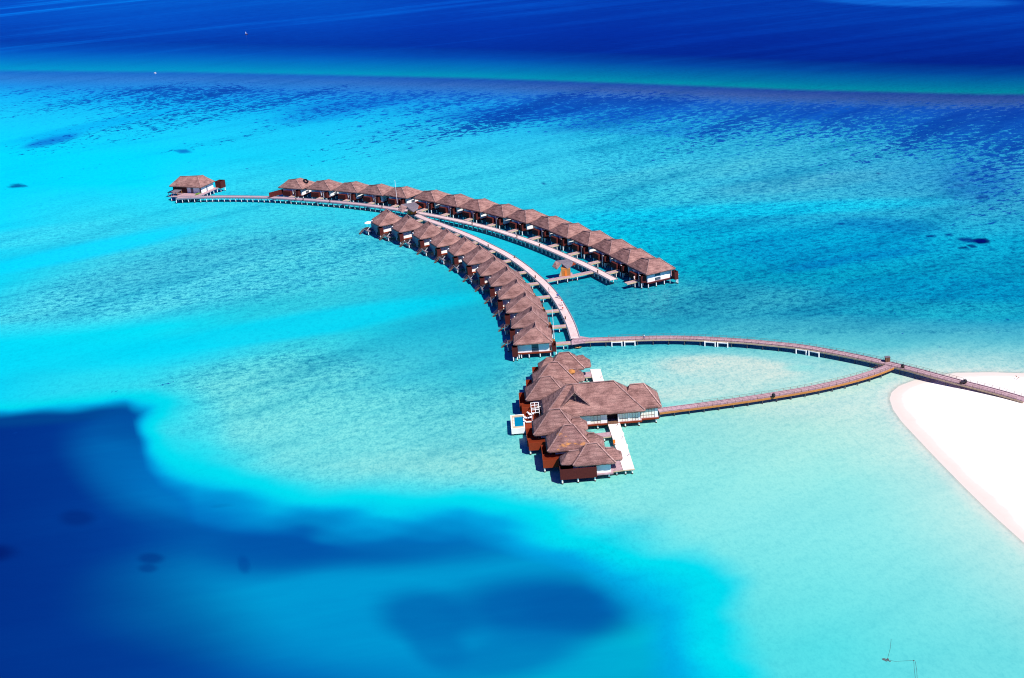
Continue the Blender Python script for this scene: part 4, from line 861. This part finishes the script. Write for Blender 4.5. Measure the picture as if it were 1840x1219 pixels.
# dormer: two thatch slopes, barge boards and a dark panel in the open gable
def pl(x, y, z): return Vector((x - HX, y - HY, z))
apex0, apex1 = pl(14.6, 330.2, 10.25), pl(14.6, 334.0, 10.6); fl0, fr0 = pl(10.9, 330.0, 6.55), pl(18.3, 329.9, 6.5); fl1, fr1 = pl(10.9, 334.1, 10.2), pl(18.3, 334.1, 10.2)
mb = MB(); th = Vector((0, 0, .32))
for f0, f1 in ((fl0, fl1), (fr0, fr1)):
    inner = pl(14.6 + (-1 if f0 is fl0 else 1) * .4, 334.0, 10.5)
    v = [f0, apex0, apex1, inner]; vs = v + [p + th for p in v]
    mb.add(vs, [(0, 1, 2, 3), (4, 5, 6, 7), (0, 1, 5, 4), (1, 2, 6, 5), (2, 3, 7, 6), (3, 0, 4, 7)])
dm = mb.build('dormer_roof', M['thatch'], hall)
mb = MB(); off = Vector((0, -.12, 0)); mb.bar(fl0 + off, apex0 + off, .10, .16); mb.bar(fr0 + off, apex0 + off, .10, .16); mb.build('barge_board', M['cap'], dm)
MB().add([pl(11.6, 331.3, 6.9), pl(17.6, 331.3, 6.9), pl(14.6, 331.3, 10.1), pl(11.6, 331.5, 6.9), pl(17.6, 331.5, 6.9), pl(14.6, 331.5, 10.1)], [(0, 1, 2), (5, 4, 3), (0, 3, 4, 1), (1, 4, 5, 2), (2, 5, 3, 0)]).build('gable_shade_panel', M['glass'], dm)  # dark panel stands in for the shade inside the gable
MB().bar(pl(14.7, 330.9, 7.9), pl(14.7, 330.9, 9.6), .16, .16).bar(pl(13.8, 330.9, 9.2), pl(15.6, 330.9, 9.2), .16, .22).build('gable_truss', M['stone'], dm)
# front wall: solid render, glazed bays with timber grid, entrance
def hbox(name, x0, x1, y0, y1, z0, z1, mat, par=None): return MB().box(x0 - HX, x1 - HX, y0 - HY, y1 - HY, z0, z1).build(name, M[mat], par or hall)
hbox('wall', 9.5, 18.2, 329.2, 329.6, ZS, 4.7, 'white'); hbox('wall', 20.8, 22.4, 329.2, 329.6, ZS, 4.7, 'white'); hbox('wall', 25.1, 25.5, 329.2, 329.6, ZS, 4.7, 'white')
hbox('wall', 27.7, 28.1, 329.2, 329.6, ZS, 4.7, 'white'); hbox('wall', 30.3, 30.8, 329.2, 329.6, ZS, 4.7, 'white'); hbox('wall', 34.6, 35.4, 330.3, 330.7, ZS, 4.7, 'white'); hbox('wall', 9.5, 35.2, 337.5, 338.5, ZS, 4.9, 'white')
hbox('inner_wall', 22.5, 25.1, 331.5, 331.7, ZS, 4.8, 'dark'); hbox('end_wall', 35.0, 35.4, 330.72, 338, ZS, 4.8, 'white')
def bay(x0, x1, y, n):
    g_ = hbox('window', x0, x1, y + .12, y + .2, ZS + .03, 4.65, 'cream_glass')
    mb = MB()
    for k in range(n + 1):
        x = x0 + (x1 - x0) * k / n - HX; mb.bar((x, y + .08 - HY, ZS + .03), (x, y + .08 - HY, 4.6), .045, .045)
    for z in (ZS + .75, 3.75): mb.bar((x0 - HX, y + .08 - HY, z), (x1 - HX, y + .08 - HY, z), .045, .045)
    mb.build('glazing_bar', M['redlit'], g_)
bay(18.2, 20.8, 329.2, 3); bay(25.5, 27.7, 329.2, 3); bay(28.1, 30.3, 329.2, 3); bay(31.0, 34.6, 330.3, 5)
hbox('floor', 9.0, 31.2, 329.0, 338.6, ZS - .3, ZS - .01, 'grey'); hbox('side_floor', 31.2, 35.6, 330.1, 338.6, ZS - .3, ZS - .012, 'grey')
hbox('base_beam', 9.0, 22.4, 328.85, 329.0, ZS - .42, ZS + .02, 'redlit'); hbox('base_beam', 25.1, 31.2, 328.85, 329.0, ZS - .42, ZS + .02, 'redlit'); hbox('base_beam', 31.22, 35.6, 329.95, 330.1, ZS - .42, ZS + .02, 'redlit')
hbox('entrance_step', 22.5, 25.05, 328.3, 329.5, ZS - .05, ZS + .22, 'brownpost'); hbox('pillar', 25.25, 25.35, 328.9, 329.0, ZS, 4.5, 'wpaint')
for x, y in ((19.9, 329.3), (26.9, 329.2), (30.4, 329.3), (34.9, 330.4), (14, 329.3), (19.9, 337), (26.9, 337), (34.9, 337)): pile(hall, x - HX, y - HY, ZS - .3, .2)

def deck_thing(name, label, poly, z, piles, mat='white_boards', fascia='stone'):
    c = Vector((sum(p[0] for p in poly) / len(poly), sum(p[1] for p in poly) / len(poly), 0)); root = empty(name, c); tag(root, label, 'deck')
    n = len(poly); mb = MB(); P = [(x - c.x, y - c.y) for x, y in poly]
    mb.add([(x, y, z) for x, y in P] + [(x, y, z - .14) for x, y in P], [tuple(range(n)), tuple(range(2 * n - 1, n - 1, -1))] + [(i, n + i, n + (i + 1) % n, (i + 1) % n) for i in range(n)]); mb.build('deck_boards', M[mat], root)
    mb = MB()
    for i in range(n): mb.bar(Vector((*P[i], z - .27)), Vector((*P[(i + 1) % n], z - .27)), .12, .24)
    mb.build('edge_beam', M[fascia], root)
    for x, y in piles: pile(root, x - c.x, y - c.y, z - .2, .18)
    return root
deck_thing('terrace_deck', 'long white boarded deck running from the hall entrance towards the camera', [(22.45, 328.8), (25.5, 328.8), (26.3, 302.0), (23.6, 302.0)], 1.52, [(25.8, 302.3), (24.2, 302.3), (26, 309), (26, 316), (25.8, 323), (23.4, 309), (23.0, 316)])
deck_thing('terrace_deck', 'white boarded deck on the far side of the hall roof', [(21.0, 366.3), (23.8, 366.0), (24.2, 340.0), (21.4, 340.0)], 1.52, [(21.3, 366), (23.6, 366), (21.6, 352), (24, 352), (21.4, 359), (23.9, 359)])
deck_thing('link_deck', 'grey corner deck under the nearest pavilion beside the white deck', [(20.9, 301.7), (23.5, 302.0), (23.3, 307.0), (20.9, 307.0)], 1.50, [(22.1, 302.3)], 'grey')
deck_thing('link_deck', 'grey link deck between the pavilions and the long white deck', [(18.4, 321.0), (22.6, 321.4), (22.5, 323.8), (18.4, 323.6)], 1.49, [(20.9, 321.5)], 'grey')
deck_thing('link_deck', 'grey link deck joining the far end pavilion to the white upper deck', [(17.8, 361.0), (20.95, 361.1), (20.95, 364.6), (17.8, 364.6)], 1.5, [(19.6, 361.3)], 'grey')
deck_thing('link_deck', 'narrow grey deck behind the second far pavilion and the hall', [(15.5, 340.5), (21.3, 340.5), (21.3, 343.2), (15.5, 343.2)], 1.49, [(18.6, 343)], 'grey')
deck_thing('pool_terrace', 'red brown terrace between the plunge pool and the hall', [(1.6, 326.5), (5.9, 326.5), (5.9, 340.2), (1.6, 338.8)], 1.56, [(1.8, 328), (1.8, 334)], 'redlit', 'redlit')
# pool
pool = empty('plunge_pool', (0, 333.6, 0)); tag(pool, 'raised white plunge pool with blue water at the left of the hall', 'pool')
mb = MB(); mb.box(-2.0, 1.5, -4.3, -4.0, .7, 2.0); mb.box(-2.0, 1.5, 4.1, 4.4, .7, 1.98); mb.box(-2.0, -1.7, -4.0, 4.1, .7, 2.0); mb.box(1.2, 1.5, -4.0, 4.1, .7, 2.0); mb.box(-2.0, 1.5, -4.3, 4.4, .5, .7); mb.build('basin', M['white'], pool)
MB().box(-1.7, 1.2, -4.0, -2.95, .7, 1.95).box(-1.7, 1.2, 3.2, 4.1, .7, 1.95).box(-1.7, -1.05, -2.95, 3.2, .7, 1.90).build('stone_coping', M['stone'], pool)
MB().box(-1.05, 1.2, -2.95, 3.2, .7, 1.80).build('pool_water', M['poolwater'], pool)
for k in range(6): MB().box(-1.5, -1.1, -2.6 + k * .95, -2.2 + k * .95, 1.9, 1.97).build('stepping_block', M['cloth_blue'] if False else M['wpaint'], pool)
pile(pool, -1.6, -3.9, .6, .22); pile(pool, .9, -3.9, .6, .22); pile(pool, -1.6, 3.6, .6, .22)
pg = empty('pergola', (4.5, 336.6, 0)); tag(pg, 'small white open pergola beside the hall roof near the pool', 'pergola')
mb = MB()
for x in (-1, 0, 1): mb.bar((x, -3.2, 4.0), (x, 3.2, 4.0), .14, .16)
for y in (-3.2, -1.4, -.3, 1.6, 3.2): mb.bar((-1.07, y, 4.16), (1.07, y, 4.16), .14, .14)
mb.build('top_frame', M['wpaint'], pg)
for x in (-1, 1):
    for y in (-3.1, 3.1): MB().bar((x, y, ZS), (x, y, 3.92), .14, .14).build('post', M['wpaint'], pg)
def lounger(x, y, rz, lab, cush='cloth_white'):
    r_ = empty('sun_lounger', (x, y, ZS - .02), rz); tag(r_, lab, 'sun lounger', 'white loungers by the pool')
    MB().box(-.33, .33, -.95, .35, .28, .40).build('seat', M[cush], r_)
    MB().add([(-.33, .35, .28), (.33, .35, .28), (.33, .9, .75), (-.33, .9, .75), (-.33, .35, .40), (.33, .35, .40), (.33, .86, .86), (-.33, .86, .86)], [(0, 3, 2, 1), (4, 5, 6, 7), (0, 1, 5, 4), (1, 2, 6, 5), (2, 3, 7, 6), (3, 0, 4, 7)]).build('backrest', M[cush], r_)
    for sx in (-.28, .28):
        for sy in (-.85, .3): MB().bar((sx, sy, 0), (sx, sy, .28), .05, .05).build('leg', M['brownpost'], r_)
lounger(2.3, 333.0, 1.5, 'white cushioned lounger in the middle of the pool terrace'); lounger(3.2, 338.0, 1.2, 'white cushioned lounger at the far end of the pool terrace')
lounger(2.2, 335.6, 1.3, 'white cushioned lounger next to the two round tables')
for k, (x, y, lab) in enumerate([(3.2, 336.6, 'round white side table with two chairs, nearer the pergola'), (3.3, 334.9, 'round white side table nearer the camera on the pool terrace')]):
    r_ = empty('side_table', (x, y, ZS)); tag(r_, lab, 'table'); MB().lathe([(.45, .7), (.45, .76)], 14).build('table_top', M['wpaint'], r_); MB().tube((0, 0, 0), (0, 0, .7), .06).build('leg', M['wpaint'], r_)

# ================================================================== SMALL THINGS
def on_walk(px, py, z): return G(px, py, z)
def bollard(px, py, z, lab):
    p = G(px, py, z); r_ = empty('light_bollard', p); tag(r_, lab, 'bollard', 'timber light bollards along the boardwalks')
    MB().box(-.19, .19, -.19, .19, 0, .75).build('post', M['brownpost'], r_); MB().box(-.24, .24, -.24, .24, .75, .85).build('cap', M['dark'], r_)
for (px, py, z, wh) in [(532, 360, 2.1, 'before the leftmost outer villa'), (545, 360.5, 2.1, 'between the first and second outer villas'), (593, 364, 2.1, 'before the second and third outer villas'), (686.5, 373.5, 2.1, 'just left of the first inner villa roof'),
                        (848.5, 404, 2.1, 'near the middle of the outer boardwalk'), (929, 427, 2.1, 'midway along the far outer boardwalk'), (969.5, 443, 2.1, 'above the winged hut on the outer boardwalk'), (1074, 490.5, 2.1, 'where the link meets the outer boardwalk'),
                        (877.5, 444, 1.9, 'on the inner boardwalk edge behind the fifth villa'), (925, 464, 1.9, 'on the water side of the inner boardwalk'), (962, 500, 1.9, 'where a footbridge meets the inner boardwalk above the link'), (1016, 574, 1.9, 'near the lower end of the inner boardwalk')]:
    bollard(px, py, z, 'small brown timber light bollard ' + wh)
def bin_(px, py, z, lab):
    p = G(px, py, z); r_ = empty('round_bin', p); tag(r_, lab, 'bin', 'round black bins on the boardwalks')
    MB().lathe([(.30, 0), (.42, .15), (.48, .5), (.45, .8)], 16).build('drum', M['black'], r_, True); MB().lathe([(.47, .8), (.40, .95), (.15, 1.03)], 16).build('lid', M['black'], r_, True)
bin_(1390, 714, 1.66, 'round black bin halfway along the orange-sided boardwalk'); bin_(1622, 661.5, 1.75, 'round black bin just right of the boardwalk junction'); bin_(1734, 688.8, 1.82, 'round black bin on the boardwalk over the beach')
tr_ = empty('luggage_cart', G(1729.5, 690, 1.82)); tag(tr_, 'black luggage cart beside the bin on the beach boardwalk', 'cart')
MB().box(-.75, .55, -.32, .32, .3, .42).build('platform', M['black'], tr_); MB().tube((-.7, -.28, .4), (-.95, -.28, 1.15), .03).tube((-.7, .28, .4), (-.95, .28, 1.15), .03).tube((-.95, -.28, 1.15), (-.95, .28, 1.15), .03).build('handle', M['brownpost'], tr_)
for x in (-.45, .35):
    for y in (-.36, .36): MB().tube((x, y - .04, .17), (x, y + .04, .17), .17, n=12).build('wheel', M['black'], tr_)
MB().box(-.5, .5, -.27, .27, .43, .8).build('suitcase', M['cloth_dark'], tr_)
kb = empty('service_cabinet', G(1594.5, 649.5, 1.75)); tag(kb, 'square dark brown timber cabinet standing at the boardwalk junction edge', 'cabinet')
MB().box(-.62, .62, -.5, .5, -.1, 1.25).build('body', M['brownpost'], kb); MB().box(-.7, .7, -.58, .58, 1.25, 1.36).build('lid', M['slate'], kb); MB().box(-.03, .03, -.53, -.5, .05, 1.15).build('door_seam', M['black'], kb)
bc = empty('cargo_bicycle', G(1003.8, 536, 1.92), 2.0); tag(bc, 'dark blue cargo bicycle parked at the water side edge of the inner boardwalk', 'bicycle')
for x in (-.55, .55):
    mb = MB()
    for k in range(16):
        a, b2 = 2 * PI * k / 16, 2 * PI * (k + 1) / 16; mb.bar((x + .33 * math.cos(a), 0, .33 + .33 * math.sin(a)), (x + .33 * math.cos(b2), 0, .33 + .33 * math.sin(b2)), .05, .05)
    mb.build('wheel', M['black'], bc)
MB().tube((-.55, 0, .33), (-.1, 0, .85), .03).tube((-.55, 0, .33), (.0, 0, .33), .03).tube((0, 0, .33), (.4, 0, .85), .03).tube((-.1, 0, .85), (.4, 0, .85), .03).tube((.4, 0, .95), (.55, 0, .33), .03).build('frame', M['cloth_blue'], bc)
MB().box(.3, .85, -.28, .28, .75, 1.15).build('basket', M['cloth_blue'], bc); MB().box(-.28, 0, -.1, .1, .9, .98).build('saddle', M['black'], bc)

def person(px, py, z, rz, lab, shirt, trousers, hat=None, stride=.22):
    p = G(px, py, z); r_ = empty('person', p, rz); tag(r_, lab, 'person')
    V = [((0, 0, .95), .13), ((0, 0, 1.2), .14), ((0, 0, 1.42), .14), ((0, 0, 1.52), .055), ((0, .01, 1.60), .085), ((0, .01, 1.70), .085),
         ((.2, 0, 1.40), .055), ((.26, .06, 1.14), .042), ((.24, .18, .95), .034), ((.24, .22, .87), .03), ((-.2, 0, 1.40), .055), ((-.26, -.06, 1.14), .042), ((-.24, -.02, .92), .034), ((-.24, 0, .84), .03),
         ((.09, 0, .88), .10), ((.10, stride * .6, .48), .065), ((.10, stride, .08), .045), ((.10, stride + .15, .03), .035), ((-.09, 0, .88), .10), ((-.10, -stride * .3, .48), .065), ((-.10, -stride, .08), .045), ((-.10, -stride + .15, .03), .035)]
    E = [(0, 1), (1, 2), (2, 3), (3, 4), (4, 5), (2, 6), (6, 7), (7, 8), (8, 9), (2, 10), (10, 11), (11, 12), (12, 13), (0, 14), (14, 15), (15, 16), (16, 17), (0, 18), (18, 19), (19, 20), (20, 21)]
    def skinned(name, idx, edges, mat, grow):
        mp = {k: i for i, k in enumerate(idx)}; me = bpy.data.meshes.new(name); me.from_pydata([V[k][0] for k in idx], [(mp[a], mp[b2]) for a, b2 in edges], [])
        o = bpy.data.objects.new(name, me); COL.objects.link(o); o.parent = r_; me.materials.append(mat)
        sk = o.modifiers.new('skin', 'SKIN'); ly = me.skin_vertices[0] if me.skin_vertices else None
        if ly is None:
            bm = bmesh.new(); bm.from_mesh(me); bm.verts.layers.skin.verify(); bm.to_mesh(me); bm.free(); ly = me.skin_vertices[0]
        for i, k in enumerate(idx): ly.data[i].radius = (V[k][1] + grow, V[k][1] + grow); ly.data[i].use_root = (i == 0)
        sub = o.modifiers.new('sub', 'SUBSURF'); sub.levels = 1; sub.render_levels = 1; return o
    skinned('body', list(range(22)), E, M['skin'], 0)
    skinned('shirt', [0, 1, 2, 6, 7, 10, 11], [(0, 1), (1, 2), (2, 6), (6, 7), (2, 10), (10, 11)], M[shirt], .03)
    skinned('trousers', [0, 14, 15, 18, 19], [(0, 14), (14, 15), (0, 18), (18, 19)], M[trousers], .03)
    if hat: MB().lathe([(.26, 1.70), (.14, 1.74), (.12, 1.84), (.03, 1.87)], 14, (0, .01, 0)).build('hat', M[hat], r_, True)
    else: MB().lathe([(.115, 1.66), (.115, 1.74), (.05, 1.82)], 12, (0, -.01, 0)).build('hair', M['cloth_dark'], r_, True)
person(1157.5, 610.5, 1.72, 1.5, 'person in white top and blue trousers walking on the mauve beach boardwalk', 'cloth_white', 'cloth_blue')
person(1010, 549.5, 1.92, .4, 'person in a red hat and white clothes on the inner boardwalk', 'cloth_white', 'cloth_white', 'cloth_red')
person(1011.5, 557.5, 1.92, .4, 'person in white shirt and dark red trousers behind the red hatted walker', 'cloth_white', 'cloth_red')
person(986.5, 526.5, 1.92, -.5, 'person all in white at the villa side edge of the inner boardwalk', 'cloth_white', 'cloth_white')
person(1140, 504.5, 2.08, .6, 'person in white at the footbridge end of the right end outer villa', 'cloth_white', 'cloth_white')
for (px, py, rz, lab) in ((1830, 680, .4, 'small dark reddish driftwood log lying on the upper sand'), (1826.5, 677, 1.4, 'smaller bit of driftwood near the dark log on the sand')):
    mb = MB(); mb.tube((-.35, 0, .06), (.3, .05, .1), .09, .06); mb.tube((.05, .02, .1), (.2, .3, .22), .04, .02)
    o_ = mb.build('driftwood', M['redlit']); p_ = G(px, py, .9); o_.location = p_; o_.rotation_euler = (0, 0, rz); tag(o_, lab, 'driftwood', 'driftwood on the beach')
# parasol on the first inner villa's deck
pr = empty('parasol', G(663, 409.5, 1.8)); tag(pr, 'white parasol over the sea deck of the leftmost inner villa', 'parasol')
MB().tube((0, 0, 0), (0, 0, 2.5), .04).build('pole', M['wpaint'], pr); MB().lathe([(1.65, 1.95), (1.6, 2.02), (.9, 2.38), (.04, 2.62)], 8).build('canopy', M['cloth_white'], pr)
cs = empty('day_bed', G(675.5, 405.5, 1.8)); tag(cs, 'orange cushioned day bed under the eave of the leftmost inner villa', 'day bed')
MB().box(-.8, .8, -.5, .5, .0, .35).build('base', M['dark'], cs); MB().box(-.75, .75, -.45, .45, .35, .6).box(-.75, .75, .3, .45, .6, 1.0).build('cushion', M['cloth_orange'], cs)
# masts
def mast(px, py, z, h, lab):
    p = G(px, py, z); r_ = empty('mast', p); tag(r_, lab, 'mast', 'white masts'); MB().lathe([(.11, -z - .5), (.09, 0), (.05, h)], 8).build('pole', M['wpaint'], r_); MB().lathe([(.02, h), (.09, h + .06), (.02, h + .16)], 8).build('finial', M['wpaint'], r_)
mast(713, 357.5, 4.4, 7.6, 'tall thin white mast standing before the fifth outer villa'); mast(996.5, 618, 1.9, 11.3, 'tall thin white mast beside the near end inner villa')
# boats
def dinghy(px, py, L, Wd, rz, name, lab, mat, inner):
    r_ = empty(name, G(px, py, 0), rz); tag(r_, lab, 'boat')
    def hull(k, z0, z1):
        mb = MB(); n = 20; v = []
        for (s, z) in ((.55, z0), (1, z1)):
            for i in range(n):
                a = 2 * PI * i / n; v.append((math.copysign(abs(math.cos(a)) ** 1.0, math.cos(a)) * L / 2 * s * k, math.sin(a) * (1 - .25 * abs(math.cos(a))) * Wd / 2 * s * k, z))
        mb.add(v, [(i, (i + 1) % n, n + (i + 1) % n, n + i) for i in range(n)] + [tuple(range(n))[::-1], tuple(range(n, 2 * n))]); return mb
    hull(1, -.3, .35).build('hull', M[mat], r_, False); hull(.86, .1, .362).build('floor', M[inner], r_)
    for x in (-L * .15, L * .2): MB().box(x - .12, x + .12, -Wd * .42, Wd * .42, .37, .43).build('thwart', M['stone'], r_)
    return r_
dinghy(1039, 626.0, 2.3, 1.5, .03, 'dinghy', 'small orange wooden dinghy floating below the boardwalk junction', 'dark', 'orange')
sb = dinghy(443, 62.5, 2.4, 1.5, .2, 'sailing_boat', 'tiny dark boat with a short pale sail far out on the deep blue sea', 'black', 'dark')
MB().tube((-.5, 0, .3), (-.5, 0, 2.2), .06).build('mast', M['wpaint'], sb); MB().add([(-.4, 0, .9), (-.4, .08, 2.1), (.05, .2, 1.0), (-.4, .06, .9), (-.4, .14, 2.1), (.05, .26, 1.0)], [(0, 1, 2), (5, 4, 3), (0, 3, 4, 1), (1, 4, 5, 2), (2, 5, 3, 0)]).build('sail', M['cloth_white'], sb)
ws = dinghy(279, 132.5, 1.9, 1.0, 0, 'speedboat', 'tiny white boat anchored by the reef edge at upper left', 'wpaint', 'wpaint'); MB().box(-.4, .3, -.25, .25, .37, .7).build('cabin', M['wpaint'], ws)
# small furniture on the long white deck
def lamp(px, py, lab):
    r_ = empty('deck_lantern', G(px, py, 1.53)); tag(r_, lab, 'lantern', 'small lanterns on the white decks'); MB().box(-.13, .13, -.13, .13, 0, .36).build('housing', M['wpaint'], r_); MB().box(-.15, .15, -.15, .15, .362, .42).build('lid', M['black'], r_)
lamp(1110, 766, 'small lantern on the white deck nearest the hall entrance'); lamp(1119, 788, 'small lantern at the right edge of the white deck, middle one'); lamp(1130, 819, 'small lantern at the right edge near the end of the white deck'); lamp(1080.5, 678.5, 'small lantern on the white deck beyond the hall')
lr = empty('sign_board', G(1103.8, 799, 1.53)); tag(lr, 'small upright orange board on a post at the left edge of the white deck', 'sign')
MB().bar((0, 0, 0), (0, 0, 1.3), .12, .12).build('post', M['brownpost'], lr)
MB().box(-.28, .28, -.16, -.07, .35, 1.35).build('board', M['cloth_orange'], lr); MB().box(-.3, .3, -.3, .1, 0, .1).build('foot', M['brownpost'], lr)
# mooring gear lying in the shallow water at the lower right
sg = empty('mooring_line', G(1596, 1186, 0)); tag(sg, 'dark mooring lines with a weedy sinker in the shallows at lower right', 'mooring')
def wp(x, y): return ZP((1560, 1100), 10.243, x, y, .03) - sg.location
mb = MB()
for a, b2 in (((355, 870), (405, 680)), ((405, 680), (425, 500)), ((360, 880), (500, 910)), ((500, 910), (840, 890)), ((840, 890), (850, 1050)), ((850, 1050), (880, 1300)), ((870, 910), (895, 1080)), ((895, 1080), (910, 1300))): mb.bar(wp(*a), wp(*b2), .03, .02)
mb.build('rope', M['pile_dark'], sg); mb = MB()
for k in range(14):
    q = wp(270 + k * 8 + random.uniform(-12, 12), 880 + random.uniform(-22, 22)); mb.lathe([(.18, -.05), (.14, .03), (.04, .06)], 7, q)
q = wp(400, 905); mb.lathe([(.2, -.05), (.1, .05)], 7, q); q = wp(840, 892); mb.lathe([(.16, -.05), (.1, .05)], 7, q); mb.build('sinker', M['pile_dark'], sg)
